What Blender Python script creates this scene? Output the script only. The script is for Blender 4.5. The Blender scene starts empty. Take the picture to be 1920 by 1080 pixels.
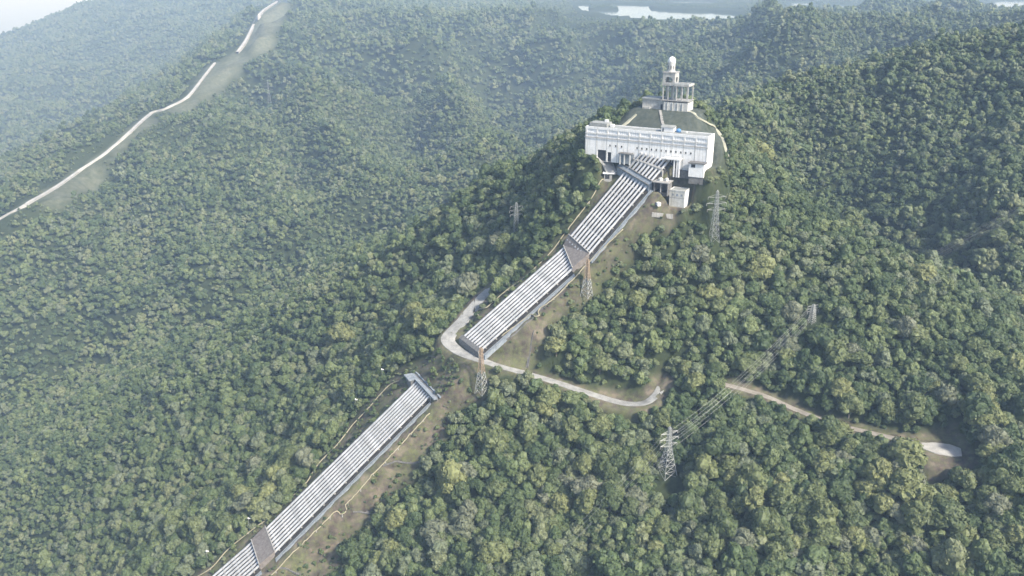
import bpy, math, random
import numpy as np
from math import radians, sin, cos, pi
from mathutils import Vector

random.seed(7)
rng = np.random.default_rng(7)
scene = bpy.context.scene
COL = scene.collection

# ------------------------------------------------------------------ camera, sky, sun, exposure
CZ = 900.0                       # camera height above the coastal plain
PITCH = radians(20.0)
FPX = 1663.0                     # focal length in pixels of a 1920 px wide frame
cam_d = bpy.data.cameras.new('camera')
cam = bpy.data.objects.new('camera', cam_d)
COL.objects.link(cam)
cam.location = (0, 0, CZ)
cam.rotation_euler = (pi / 2 - PITCH, 0, 0)
cam_d.sensor_fit = 'HORIZONTAL'
cam_d.angle = 2 * math.atan(960 / FPX)
cam_d.clip_start = 1.0
cam_d.clip_end = 60000
scene.camera = cam

SUN_EL = radians(41)
SUN_AZ = math.atan2(0.74, -0.67)       # compass angle of the sun, clockwise from +Y
world = bpy.data.worlds.new('World')
scene.world = world
world.use_nodes = True
wn = world.node_tree
wn.nodes.clear()
w_out = wn.nodes.new('ShaderNodeOutputWorld')
w_bg = wn.nodes.new('ShaderNodeBackground')
w_sky = wn.nodes.new('ShaderNodeTexSky')
w_sky.sky_type = 'NISHITA'
w_sky.sun_disc = False
w_sky.sun_elevation = SUN_EL
w_sky.sun_rotation = SUN_AZ
w_sky.altitude = 800
w_sky.dust_density = 3.5
w_bg.inputs['Strength'].default_value = 0.14
wn.links.new(w_sky.outputs[0], w_bg.inputs['Color'])
wn.links.new(w_bg.outputs[0], w_out.inputs['Surface'])

sun_d = bpy.data.lights.new('sun', 'SUN')
sun_d.energy = 4.3
sun_d.angle = radians(6.0)
sun_d.color = (1.0, 0.945, 0.84)
sun = bpy.data.objects.new('sun', sun_d)
COL.objects.link(sun)
to_sun = Vector((sin(SUN_AZ) * cos(SUN_EL), cos(SUN_AZ) * cos(SUN_EL), sin(SUN_EL)))
sun.rotation_euler = (-to_sun).to_track_quat('-Z', 'Y').to_euler()
sun.location = (200, -200, 1500)

vs = scene.view_settings
vs.view_transform = 'Standard'
vs.look = 'None'
vs.exposure = 0.9
vs.gamma = 1.0
vs.use_curve_mapping = False
cy = scene.cycles
cy.max_bounces = 5
cy.diffuse_bounces = 1
cy.glossy_bounces = 2
cy.transmission_bounces = 2
cy.volume_bounces = 0
cy.transparent_max_bounces = 4
cy.use_denoising = True
cy.use_adaptive_sampling = True
cy.adaptive_threshold = 0.025
HAZE_DENSITY = 0.000145
HAZE_COLOR = (0.50, 0.71, 1.0)

# ------------------------------------------------------------------ small helpers
def ray(px, py):
    """unit-depth direction of a picture point (x right, y away, z up)"""
    u = (px - 960) / FPX
    v = (540 - py) / FPX
    return np.array([u, cos(PITCH) + v * sin(PITCH), -sin(PITCH) + v * cos(PITCH)])

def P(px, py, Z):
    d = ray(px, py) * Z
    return np.array([d[0], d[1], d[2] + CZ])

def V(*a):
    return np.array(a, dtype=float)

def unit(v):
    v = np.asarray(v, float)
    return v / (np.linalg.norm(v) + 1e-12)

class MB:
    """collects faces; build() links them as one mesh object"""
    def __init__(s):
        s.v = []; s.f = []
    def add(s, vs_, fs_):
        o = len(s.v)
        s.v.extend([tuple(map(float, p)) for p in vs_])
        s.f.extend([tuple(o + i for i in f) for f in fs_])
        return s
    def box(s, c, a, b, h):
        """box from centre of the base, half axes a and b (vectors), height vector h"""
        c, a, b, h = map(lambda q: np.asarray(q, float), (c, a, b, h))
        p = [c - a - b, c + a - b, c + a + b, c - a + b]
        p += [q + h for q in p]
        return s.add(p, [(0, 3, 2, 1), (4, 5, 6, 7), (0, 1, 5, 4), (1, 2, 6, 5), (2, 3, 7, 6), (3, 0, 4, 7)])
    def aabox(s, x0, x1, y0, y1, z0, z1):
        return s.box(((x0 + x1) / 2, (y0 + y1) / 2, z0), ((x1 - x0) / 2, 0, 0), (0, (y1 - y0) / 2, 0), (0, 0, z1 - z0))
    def tube(s, pts, radii, n=12, cap=True):
        pts = [np.asarray(p, float) for p in pts]
        if not hasattr(radii, '__len__'):
            radii = [radii] * len(pts)
        rings = []
        for i, p in enumerate(pts):
            t = unit(pts[min(i + 1, len(pts) - 1)] - pts[max(i - 1, 0)])
            ref = V(0, 0, 1) if abs(t[2]) < 0.95 else V(1, 0, 0)
            a = unit(np.cross(t, ref)); b = np.cross(a, t)
            rings.append([p + radii[i] * (cos(2 * pi * k / n) * a + sin(2 * pi * k / n) * b) for k in range(n)])
        vs_ = [q for r in rings for q in r]
        fs_ = []
        for i in range(len(pts) - 1):
            for k in range(n):
                k2 = (k + 1) % n
                fs_.append((i * n + k, i * n + k2, (i + 1) * n + k2, (i + 1) * n + k))
        if cap:
            fs_.append(tuple(range(n - 1, -1, -1)))
            fs_.append(tuple(range((len(pts) - 1) * n, len(pts) * n)))
        return s.add(vs_, fs_)
    def bar(s, p, q, w):
        return s.tube([p, q], w, 4)
    def lathe(s, c, prof, n=20):
        """profile [(r, z)...] turned round the vertical through c"""
        c = np.asarray(c, float)
        vs_ = []; fs_ = []
        for r, z in prof:
            for k in range(n):
                vs_.append(c + V(r * cos(2 * pi * k / n), r * sin(2 * pi * k / n), z))
        for i in range(len(prof) - 1):
            for k in range(n):
                k2 = (k + 1) % n
                fs_.append((i * n + k, i * n + k2, (i + 1) * n + k2, (i + 1) * n + k))
        fs_.append(tuple(range(n - 1, -1, -1)))
        fs_.append(tuple(range((len(prof) - 1) * n, len(prof) * n)))
        return s.add(vs_, fs_)
    def mesh(s, name, mat, smooth=False):
        m = bpy.data.meshes.new(name)
        m.from_pydata(s.v, [], s.f)
        m.materials.append(mat)
        if smooth:
            m.polygons.foreach_set('use_smooth', [True] * len(m.polygons))
        m.update()
        return m
    def build(s, name, mat, parent=None, smooth=False):
        return link(name, s.mesh(name, mat, smooth), parent)

def link(name, data, parent=None):
    o = bpy.data.objects.new(name, data)
    COL.objects.link(o)
    if parent is not None:
        o.parent = parent
    return o

def tag(o, label=None, cat=None, group=None, kind=None):
    if label: o['label'] = label
    if cat: o['category'] = cat
    if group: o['group'] = group
    if kind: o['kind'] = kind
    return o

def empty(name, loc, rz=0.0, **k):
    o = bpy.data.objects.new(name, None)
    o.empty_display_size = 1.0
    COL.objects.link(o)
    o.location = tuple(map(float, loc)); o.rotation_euler = (0, 0, rz)
    return tag(o, **k)

# ------------------------------------------------------------------ materials
def nodes_of(name):
    m = bpy.data.materials.new(name)
    m.use_nodes = True
    nt = m.node_tree
    b = nt.nodes['Principled BSDF']
    return m, nt, b

def N(nt, t, **k):
    n = nt.nodes.new(t)
    for a, v in k.items():
        setattr(n, a, v)
    return n

def ramp(nt, stops):
    r = nt.nodes.new('ShaderNodeValToRGB')
    e = r.color_ramp.elements
    while len(e) > 1:
        e.remove(e[-1])
    e[0].position = stops[0][0]; e[0].color = (*stops[0][1], 1)
    for p, c in stops[1:]:
        q = e.new(p); q.color = (*c, 1)
    return r

def plain(name, c1, c2, scale, rough=0.8, metallic=0.0, detail=6.0, streak=None, spec=0.3, bump=0.0):
    """two-colour weathered surface in object space; streak = vertical staining colour"""
    m, nt, b = nodes_of(name)
    tc = N(nt, 'ShaderNodeTexCoord')
    no = N(nt, 'ShaderNodeTexNoise')
    no.inputs['Scale'].default_value = scale
    no.inputs['Detail'].default_value = detail
    no.inputs['Roughness'].default_value = 0.65
    nt.links.new(tc.outputs['Object'], no.inputs['Vector'])
    r = ramp(nt, [(0.35, c1), (0.68, c2)])
    nt.links.new(no.outputs['Fac'], r.inputs['Fac'])
    col = r.outputs['Color']
    if streak:
        mp = N(nt, 'ShaderNodeMapping')
        mp.inputs['Scale'].default_value = (1.1, 1.1, 0.07)
        nt.links.new(tc.outputs['Object'], mp.inputs['Vector'])
        n2 = N(nt, 'ShaderNodeTexNoise')
        n2.inputs['Scale'].default_value = 0.9
        n2.inputs['Detail'].default_value = 5
        nt.links.new(mp.outputs[0], n2.inputs['Vector'])
        r2 = ramp(nt, [(0.52, (0, 0, 0)), (0.74, (0.75, 0.75, 0.75))])
        nt.links.new(n2.outputs['Fac'], r2.inputs['Fac'])
        mx = N(nt, 'ShaderNodeMix', data_type='RGBA')
        nt.links.new(r2.outputs['Color'], mx.inputs[0])
        nt.links.new(col, mx.inputs[6])
        mx.inputs[7].default_value = (*streak, 1)
        col = mx.outputs[2]
    nt.links.new(col, b.inputs['Base Color'])
    b.inputs['Roughness'].default_value = rough
    b.inputs['Metallic'].default_value = metallic
    b.inputs['Specular IOR Level'].default_value = spec
    if bump:
        bp = N(nt, 'ShaderNodeBump')
        bp.inputs['Strength'].default_value = bump
        bp.inputs['Distance'].default_value = 0.3
        nt.links.new(no.outputs['Fac'], bp.inputs['Height'])
        nt.links.new(bp.outputs[0], b.inputs['Normal'])
    return m

M = {}
M['white'] = plain('white_paint', (0.68, 0.68, 0.67), (0.82, 0.82, 0.81), 0.5, 0.7, streak=(0.44, 0.43, 0.40))
M['offwhite'] = plain('weathered_white', (0.40, 0.40, 0.375), (0.60, 0.60, 0.57), 0.5, 0.8, streak=(0.26, 0.26, 0.23))
M['tower'] = plain('grey_white_render', (0.30, 0.30, 0.285), (0.47, 0.47, 0.445), 0.5, 0.85, streak=(0.20, 0.20, 0.18))
M['concrete'] = plain('concrete', (0.25, 0.245, 0.23), (0.38, 0.375, 0.36), 0.4, 0.85, streak=(0.16, 0.155, 0.14))
M['dark_concrete'] = plain('dark_concrete', (0.10, 0.10, 0.10), (0.20, 0.195, 0.185), 0.5, 0.9)
M['brown_concrete'] = plain('brown_concrete', (0.13, 0.115, 0.105), (0.22, 0.20, 0.185), 0.5, 0.9)
M['bed'] = plain('gap_dark_bed', (0.025, 0.025, 0.025), (0.06, 0.055, 0.05), 0.3, 0.95)  # bed painted near-black for the dark gaps between the pipes
M['blue_grey'] = plain('blue_grey_concrete', (0.17, 0.20, 0.23), (0.28, 0.31, 0.34), 0.4, 0.85, streak=(0.11, 0.12, 0.13))
M['roof'] = plain('flat_roof', (0.20, 0.21, 0.20), (0.31, 0.32, 0.31), 0.3, 0.9)
M['glass'] = plain('window_glass', (0.03, 0.04, 0.05), (0.06, 0.07, 0.08), 0.6, 0.15, spec=0.5)
M['pane'] = plain('frosted_pane', (0.62, 0.64, 0.66), (0.74, 0.76, 0.78), 0.8, 0.35, spec=0.5)
M['dark'] = plain('dark_opening', (0.02, 0.022, 0.025), (0.05, 0.05, 0.055), 0.6, 0.9)  # near-black colour painting the unlit insides of openings
M['pipe'] = plain('aluminium_paint', (0.36, 0.37, 0.38), (0.60, 0.61, 0.62), 0.16, 0.32, metallic=0.2, spec=0.5, streak=(0.27, 0.25, 0.23))
M['band'] = plain('pipe_band', (0.30, 0.30, 0.30), (0.45, 0.45, 0.45), 0.5, 0.6)
M['yellow'] = plain('ochre_paint', (0.27, 0.245, 0.165), (0.38, 0.35, 0.25), 0.3, 0.7)
M['road'] = plain('pale_road', (0.20, 0.20, 0.19), (0.34, 0.34, 0.325), 0.25, 0.9, bump=0.1)
M['dirt'] = plain('dirt_track', (0.17, 0.155, 0.13), (0.29, 0.265, 0.23), 0.15, 0.95, bump=0.2)
M['white_road'] = plain('white_road', (0.32, 0.315, 0.30), (0.46, 0.455, 0.435), 0.05, 0.9)
M['yard'] = plain('yard_paving', (0.27, 0.27, 0.26), (0.42, 0.42, 0.40), 0.1, 0.9)
M['steel'] = plain('galvanised_steel', (0.24, 0.255, 0.25), (0.36, 0.37, 0.36), 0.8, 0.55, metallic=0.3)
M['orange'] = plain('faded_orange_paint', (0.24, 0.18, 0.125), (0.31, 0.24, 0.17), 0.6, 0.7)
M['wire'] = plain('wire', (0.26, 0.27, 0.27), (0.34, 0.35, 0.35), 1.0, 0.5, metallic=0.3)
M['blue'] = plain('blue_tank', (0.08, 0.20, 0.45), (0.12, 0.28, 0.55), 0.8, 0.4)
M['rubber'] = plain('tyre', (0.02, 0.02, 0.02), (0.035, 0.035, 0.035), 2, 0.8)
M['bark'] = plain('bark', (0.09, 0.075, 0.06), (0.22, 0.20, 0.17), 1.5, 0.95)
M['carpaint'] = plain('white_car_paint', (0.74, 0.74, 0.74), (0.80, 0.80, 0.80), 0.8, 0.25, spec=0.5)

def foliage(name, stops, tint=None):
    m, nt, b = nodes_of(name)
    oi = N(nt, 'ShaderNodeObjectInfo')
    # patches of different species over the hillside, plus tree to tree chance
    no = N(nt, 'ShaderNodeTexNoise')
    no.inputs['Scale'].default_value = 0.012
    no.inputs['Detail'].default_value = 3
    nt.links.new(oi.outputs['Location'], no.inputs['Vector'])
    mul = N(nt, 'ShaderNodeMath', operation='MULTIPLY_ADD')
    nt.links.new(no.outputs['Fac'], mul.inputs[0])
    mul.inputs[1].default_value = 1.3
    mul.inputs[2].default_value = -0.65
    add = N(nt, 'ShaderNodeMath', operation='ADD')
    nt.links.new(oi.outputs['Random'], add.inputs[0])
    nt.links.new(mul.outputs[0], add.inputs[1])
    r = ramp(nt, stops)
    nt.links.new(add.outputs[0], r.inputs['Fac'])
    # leaf to leaf
    tc = N(nt, 'ShaderNodeTexCoord')
    n2 = N(nt, 'ShaderNodeTexNoise')
    n2.inputs['Scale'].default_value = 1.3
    n2.inputs['Detail'].default_value = 3
    nt.links.new(tc.outputs['Object'], n2.inputs['Vector'])
    hs = N(nt, 'ShaderNodeHueSaturation')
    m2 = N(nt, 'ShaderNodeMapRange')
    m2.inputs[1].default_value = 0.3; m2.inputs[2].default_value = 0.7
    m2.inputs[3].default_value = 0.65; m2.inputs[4].default_value = 1.35
    nt.links.new(n2.outputs['Fac'], m2.inputs[0])
    hs.inputs['Saturation'].default_value = 0.92; hs.inputs['Hue'].default_value = 0.488
    nt.links.new(m2.outputs[0], hs.inputs['Value'])
    nt.links.new(r.outputs['Color'], hs.inputs['Color'])
    nt.links.new(hs.outputs['Color'], b.inputs['Base Color'])
    b.inputs['Roughness'].default_value = 0.6
    b.inputs['Specular IOR Level'].default_value = 0.25
    return m

G_DEEP = (0.036, 0.064, 0.024); G_MID = (0.070, 0.106, 0.038); G_LIGHT = (0.106, 0.142, 0.054)
G_GREY = (0.098, 0.124, 0.074); G_YELL = (0.138, 0.158, 0.056)
M['leaf'] = foliage('leaf_mixed', [(0.0, G_DEEP), (0.25, (0.052, 0.085, 0.031)), (0.5, G_MID), (0.72, G_LIGHT),
                                   (0.88, G_GREY), (1.0, (0.118, 0.142, 0.066))])
M['leaf_deep'] = foliage('leaf_deep', [(0.0, G_DEEP), (1.0, (0.066, 0.092, 0.034))])
M['leaf_mid'] = foliage('leaf_mid', [(0.0, (0.072, 0.100, 0.037)), (1.0, (0.096, 0.122, 0.046))])
M['leaf_light'] = foliage('leaf_light', [(0.0, (0.106, 0.132, 0.048)), (1.0, (0.138, 0.158, 0.058))])
M['leaf_grey'] = foliage('leaf_grey', [(0.0, (0.094, 0.112, 0.066)), (1.0, (0.124, 0.138, 0.088))])

def ground_material():
    m, nt, b = nodes_of('hillside_ground')
    at = N(nt, 'ShaderNodeAttribute', attribute_name='cover')
    sep = N(nt, 'ShaderNodeSeparateColor')
    nt.links.new(at.outputs['Color'], sep.inputs[0])
    geo = N(nt, 'ShaderNodeNewGeometry')
    def noise(scale, detail=6, rough=0.6):
        n = N(nt, 'ShaderNodeTexNoise')
        n.inputs['Scale'].default_value = scale
        n.inputs['Detail'].default_value = detail
        n.inputs['Roughness'].default_value = rough
        nt.links.new(geo.outputs['Position'], n.inputs['Vector'])
        return n
    def mix(f, a, c):
        x = N(nt, 'ShaderNodeMix', data_type='RGBA')
        nt.links.new(f, x.inputs[0])
        for s_, q in ((6, a), (7, c)):
            if isinstance(q, tuple): x.inputs[s_].default_value = (*q, 1)
            else: nt.links.new(q, x.inputs[s_])
        return x.outputs[2]
    n1 = noise(0.05); n2 = noise(0.35, 8, 0.7); n3 = noise(0.11, 5)
    floor_ = ramp(nt, [(0.3, (0.020, 0.028, 0.014)), (0.7, (0.046, 0.060, 0.028))])
    nt.links.new(n2.outputs['Fac'], floor_.inputs['Fac'])
    soil = ramp(nt, [(0.36, (0.052, 0.043, 0.039)), (0.5, (0.108, 0.088, 0.074)), (0.62, (0.195, 0.165, 0.124))])
    nt.links.new(n3.outputs['Fac'], soil.inputs['Fac'])
    grass = ramp(nt, [(0.3, (0.055, 0.072, 0.034)), (0.7, (0.140, 0.145, 0.072))])
    nt.links.new(n2.outputs['Fac'], grass.inputs['Fac'])
    f1 = ramp(nt, [(0.44, (0, 0, 0)), (0.60, (1, 1, 1))])
    ad = N(nt, 'ShaderNodeMath', operation='MULTIPLY_ADD')
    nt.links.new(n2.outputs['Fac'], ad.inputs[0]); ad.inputs[1].default_value = 0.6
    mu = N(nt, 'ShaderNodeMath', operation='MULTIPLY')
    nt.links.new(n1.outputs['Fac'], mu.inputs[0]); mu.inputs[1].default_value = 0.42
    nt.links.new(mu.outputs[0], ad.inputs[2])
    nt.links.new(ad.outputs[0], f1.inputs['Fac'])
    clear = mix(f1.outputs['Color'], soil.outputs['Color'], grass.outputs['Color'])
    stone = ramp(nt, [(0.3, (0.036, 0.047, 0.040)), (0.7, (0.095, 0.104, 0.086))])
    nt.links.new(n2.outputs['Fac'], stone.inputs['Fac'])
    cut = ramp(nt, [(0.3, (0.07, 0.085, 0.055)), (0.7, (0.16, 0.165, 0.12))])
    nt.links.new(n3.outputs['Fac'], cut.inputs['Fac'])
    c = mix(sep.outputs[0], floor_.outputs['Color'], clear)
    c = mix(sep.outputs[1], c, stone.outputs['Color'])
    c = mix(sep.outputs[2], c, cut.outputs['Color'])
    nt.links.new(c, b.inputs['Base Color'])
    b.inputs['Roughness'].default_value = 0.95
    b.inputs['Specular IOR Level'].default_value = 0.1
    bp = N(nt, 'ShaderNodeBump')
    bp.inputs['Strength'].default_value = 0.5
    bp.inputs['Distance'].default_value = 0.6
    nt.links.new(n2.outputs['Fac'], bp.inputs['Height'])
    nt.links.new(bp.outputs[0], b.inputs['Normal'])
    return m
M['ground'] = ground_material()

def water_material():
    m, nt, b = nodes_of('reservoir_water')
    b.inputs['Base Color'].default_value = (0.10, 0.12, 0.12, 1)
    b.inputs['Roughness'].default_value = 0.08
    b.inputs['IOR'].default_value = 1.33
    no = N(nt, 'ShaderNodeTexNoise')
    no.inputs['Scale'].default_value = 0.02
    bp = N(nt, 'ShaderNodeBump')
    bp.inputs['Strength'].default_value = 0.03
    nt.links.new(no.outputs['Fac'], bp.inputs['Height'])
    nt.links.new(bp.outputs[0], b.inputs['Normal'])
    return m
M['water'] = water_material()
M['plain'] = plain('coastal_plain', (0.10, 0.12, 0.07), (0.24, 0.25, 0.20), 0.004, 0.95)

# ------------------------------------------------------------------ layout: penstock stations (left and right pipe axis)
# facade of the valve house
E1 = unit(V(0.88, -0.475, 0)); EN = unit(V(-0.475, -0.88, 0)); UP = V(0, 0, 1)
FAC_MID = P(1207, 299, 566)
FAC_LEN, FAC_H, FAC_D = 82.0, 17.5, 13.0
FAC_A = FAC_MID - E1 * FAC_LEN / 2                 # left front corner on the ground
PAD_Z = FAC_A[2]
def on_facade(px, py, out=0.0):
    d = ray(px, py); a = FAC_A + EN * out - V(0, 0, CZ)
    t = np.dot(a, EN) / np.dot(d, EN)
    return d * t + V(0, 0, CZ)
ST = {   # left axis, right axis
    'facade': (on_facade(1203, 287, 0.5), on_facade(1255, 300, 0.5)),
    'anchor1': (P(1172.6, 322.8, 573), P(1214, 347.4, 556)),
    'a2top': (P(1066.7, 448, 571), P(1101, 479, 554)),
    'a2bot': (P(1058, 465, 571), P(1074, 503, 553)),
    'road': (P(869, 632, 566), P(901, 657, 550)),
    'portal': (P(777.8, 720, 566), P(802, 746, 549)),
    'a4top': (P(496.8, 994.4, 558), P(513, 1037, 540)),
    'a4bot': (P(473.3, 1016.9, 556), P(487, 1059.4, 538)),
    'end': (P(300, 1168, 552), P(316, 1214, 534)),
}
ORDER = ['facade', 'anchor1', 'a2top', 'a2bot', 'road', 'portal', 'a4top', 'a4bot', 'end']
PIPE_R = 0.76

# ------------------------------------------------------------------ terrain height
ctrl = []
def stretch(d):
    """factor by which the country beyond 850 m is carried farther out"""
    return 1 + 0.6 * max(0.0, d - 850) / d
def C_(px, py, Z, dz=0.0):
    p = P(px, py, Z * stretch(Z)); p[2] += dz; ctrl.append(p)
def W_(x, y, z):
    k = stretch(max(y, 1.0)) if y > 0 else 1.0
    ctrl.append(V(x * k, y * k, max(z * k, -880) + CZ))
for k in ORDER[1:]:
    l, r = ST[k]
    for p in (l, r):
        q = p.copy(); q[2] -= 2.2; ctrl.append(q)
# shoulder left of the valve house and the left flank of the penstock spur
for a in [(1098, 290, 592), (1060, 285, 630), (1010, 312, 655), (950, 335, 690), (895, 358, 725), (830, 400, 745),
          (1040, 400, 590), (960, 450, 625), (900, 480, 655), (830, 560, 640), (940, 520, 616), (880, 580, 588), (836, 640, 563),
          (720, 480, 790), (700, 600, 690), (600, 560, 800), (600, 660, 720), (640, 740, 622), (500, 720, 730), (420, 650, 850),
          (350, 760, 780), (480, 850, 640), (250, 720, 880), (300, 900, 700), (200, 1000, 710), (320, 1020, 600), (100, 880, 800),
          (0, 800, 940), (0, 1000, 820), (0, 1150, 760), (150, 1150, 660),
          # floor of the valley and the big sunlit slope behind it
          (620, 470, 930), (500, 545, 930), (380, 600, 950), (250, 650, 960), (120, 720, 970), (0, 700, 1000),
          (0, 500, 1080), (100, 600, 1010), (250, 540, 1010), (300, 400, 1150), (150, 480, 1080), (450, 420, 1120), (450, 300, 1230),
          (600, 380, 1100), (600, 290, 1270), (600, 150, 1620), (700, 220, 1420), (750, 330, 1200), (850, 300, 1340), (820, 200, 1540),
          (800, 90, 1760), (650, 60, 1980), (900, 150, 1720), (450, 170, 1590), (560, 30, 2200), (700, 22, 2250), (800, 22, 2250), (900, 25, 2200),
          # ridge that carries the white road
          (0, 416, 1150), (100, 362, 1240), (200, 292, 1370), (290, 214, 1520), (360, 182, 1600), (405, 120, 1790), (445, 100, 1850),
          (480, 45, 2060), (520, 4, 2300),
          # slope behind the tower, shaped to face left and fall into shade
          (1000, 200, 1640), (1000, 90, 1860), (1000, 35, 2000), (1100, 205, 1500), (1100, 120, 1660), (1100, 62, 1790), (1100, 50, 1980),
          (1250, 180, 1290), (1300, 110, 1410), (1250, 60, 1780), (1250, 56, 1930), (1400, 120, 1300), (1380, 60, 1780), (1380, 54, 1930),
          (1455, 30, 1930), (1480, 70, 1480), (1505, 108, 1300), (1560, 95, 1560), (1600, 60, 1750), (1600, 28, 2050), (1750, 60, 1650), (1750, 30, 2050),
          (1900, 45, 1700), (1900, 26, 2100),
          # far blue ridge at the left
          (0, 78, 3200), (90, 60, 3200), (185, 12, 3400), (270, 4, 3500), (400, 18, 3150), (300, 100, 2700), (150, 200, 2350), (60, 200, 2450), (250, 180, 2300),
          (90, 305, 1850), (0, 342, 1800), (170, 262, 1980), (0, 385, 1720), (250, 225, 2150), (330, 150, 2400), (420, 60, 2750),
          # face right of the pipes
          (1050, 600, 547), (980, 690, 540), (1040, 712, 537), (1140, 750, 528), (1200, 764, 523), (1240, 716, 527),
          (1250, 600, 540), (1150, 520, 549), (1250, 500, 548), (1300, 425, 553), (1340, 448, 553), (1220, 420, 553), (1260, 388, 549), (1300, 330, 551),
          (960, 800, 527), (830, 830, 541), (700, 960, 539), (960, 950, 506), (1250, 890, 494), (620, 1080, 530), (800, 1080, 502), (960, 1080, 478),
          (1250, 1080, 455), (1600, 1080, 436), (1900, 1080, 420), (1600, 950, 449), (1900, 950, 436), (960, 1250, 440), (1400, 1250, 410), (1900, 1250, 380), (600, 1250, 500),
          (1300, 710, 524), (1380, 725, 516), (1490, 765, 501), (1610, 805, 486), (1745, 840, 468), (1500, 600, 528), (1450, 480, 550), (1400, 380, 572),
          # ridge to the right of the valve house
          (1340, 243, 606), (1400, 300, 600, 3), (1480, 372, 588, 5), (1600, 472, 560, 6), (1700, 562, 536, 6), (1780, 642, 516, 6), (1870, 724, 497, 5), (1940, 790, 484, 4),
          (1850, 850, 455), (1750, 720, 506),
          # the hill on the right
          (1345, 222, 680), (1400, 182, 780), (1480, 142, 860), (1600, 128, 850), (1700, 108, 830), (1850, 84, 800), (2000, 72, 790),
          (1450, 260, 790), (1500, 230, 815), (1600, 180, 815), (1600, 330, 760), (1700, 420, 700), (1800, 300, 700), (1800, 500, 630), (1900, 560, 590), (1900, 400, 630), (1900, 200, 740), (1750, 200, 770), (1950, 680, 550)]:
    C_(*a)
for a in [(250, 660, -240), (325, 600, -262), (385, 550, -278), (205, 695, -202), (440, 500, -290),          # ravine behind that ridge
          (60, 800, -205), (110, 800, -205), (40, 900, -250), (20, 1020, -285), (-60, 960, -290), (140, 1000, -235), (230, 1080, -215), (330, 1180, -190), (260, 950, -170), (420, 1050, -150), (560, 1050, -110),
          (700, 900, -90), (800, 700, -120), (700, 550, -200), (600, 400, -260), (900, 1300, -100), (800, 1700, -90),
          (500, 200, -300), (0, 200, -360), (-300, 250, -420), (-600, 300, -520), (-800, 700, -520), (-900, 1000, -480), (-1100, 1400, -430), (-1000, 1200, -470),
          (-1400, 2000, -420), (-1700, 2300, -400), (-1900, 2900, -420), (-2400, 2500, -700), (-2300, 3300, -600), (-2600, 4000, -850), (-1500, 4000, -300), (-2000, 1500, -700), (-1500, 800, -700),
          (-1200, 3900, -140), (-500, 2800, -120), (-500, 4000, -110), (500, 4200, -110), (1800, 4200, -100), (2600, 3000, -90), (2600, 1800, -100), (2000, 1000, -110),
          (0, 2700, -121), (500, 2700, -121), (1000, 2600, -116), (1500, 2600, -112), (200, 3300, -112), (1000, 3300, -112)]:
    W_(*a)
# the mound behind the valve house
TOW = P(1245, 207, 604)
ctrl = np.array(ctrl)
K_C = 25.0
def kern(r2):
    return np.sqrt(r2 + K_C * K_C)
d2 = ((ctrl[:, None, :2] - ctrl[None, :, :2]) ** 2).sum(-1)
n_c = len(ctrl)
A = np.zeros((n_c + 3, n_c + 3))
A[:n_c, :n_c] = -kern(d2) + 0.0
A[:n_c, :n_c] -= np.eye(n_c) * -6.0        # a little smoothing
A[:n_c, n_c] = 1; A[:n_c, n_c + 1:] = ctrl[:, :2] / 1000
A[n_c, :n_c] = 1; A[n_c + 1:, :n_c] = ctrl[:, :2].T / 1000
rhs = np.concatenate([ctrl[:, 2], np.zeros(3)])
sol = np.linalg.solve(A, rhs)
def base_height(x, y):
    x = np.asarray(x, float); y = np.asarray(y, float)
    sh = x.shape
    q = np.stack([x.ravel(), y.ravel()], 1)
    out = np.empty(len(q))
    for i in range(0, len(q), 20000):
        b_ = q[i:i + 20000]
        dd = ((b_[:, None, :] - ctrl[None, :, :2]) ** 2).sum(-1)
        out[i:i + 20000] = -kern(dd) @ sol[:n_c] + sol[n_c] + (b_ / 1000) @ sol[n_c + 1:]
    return out.reshape(sh)

_perm = rng.permutation(512)
_grad = rng.normal(size=(512, 2)); _grad /= np.linalg.norm(_grad, axis=1, keepdims=True)
def perlin(x, y):
    xi = np.floor(x).astype(int); yi = np.floor(y).astype(int)
    xf = x - xi; yf = y - yi
    def g(ix, iy, dx, dy):
        h = _perm[(_perm[ix & 511] + iy) & 511]
        return _grad[h, 0] * dx + _grad[h, 1] * dy
    u = xf * xf * xf * (xf * (xf * 6 - 15) + 10); v = yf * yf * yf * (yf * (yf * 6 - 15) + 10)
    a = g(xi, yi, xf, yf); b = g(xi + 1, yi, xf - 1, yf)
    c = g(xi, yi + 1, xf, yf - 1); d = g(xi + 1, yi + 1, xf - 1, yf - 1)
    return (a + (b - a) * u) * (1 - v) + (c + (d - c) * u) * v

def axis(fine0, fine1, step, lo, hi, grow):
    mid = list(np.arange(fine0, fine1 + step / 2, step))
    s = step; a = mid[-1]; up = []
    while a < hi:
        s = min(s * grow, 70); a += s; up.append(a)
    s = step; a = mid[0]; dn = []
    while a > lo:
        s = min(s * grow, 70); a -= s; dn.append(a)
    return np.array(dn[::-1] + mid + up)
GX = axis(-260, 260, 2.5, -5200, 4700, 1.025)
GY = axis(330, 680, 2.5, 120, 7400, 1.018)
XX, YY = np.meshgrid(GX, GY)           # [iy, ix]
H = base_height(XX, YY)
DEPTH = np.sqrt(XX ** 2 + YY ** 2)
far = np.clip((DEPTH - 960) / 700, 0, 1)
rdg = 1 - 2 * np.abs(perlin(XX / 300 + 7.3, YY / 370 + 1.7))
H += far * (rdg * 60 - 18) + far * ((1 - 2 * np.abs(perlin(XX / 130 + 31, YY / 170 + 5))) * 24 - 8) + far * perlin(XX / 75, YY / 75) * 10
H += (1 - far) * perlin(XX / 60 + 3, YY / 60) * 4.0 + perlin(XX / 23, YY / 23 + 9) * 1.6
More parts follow.
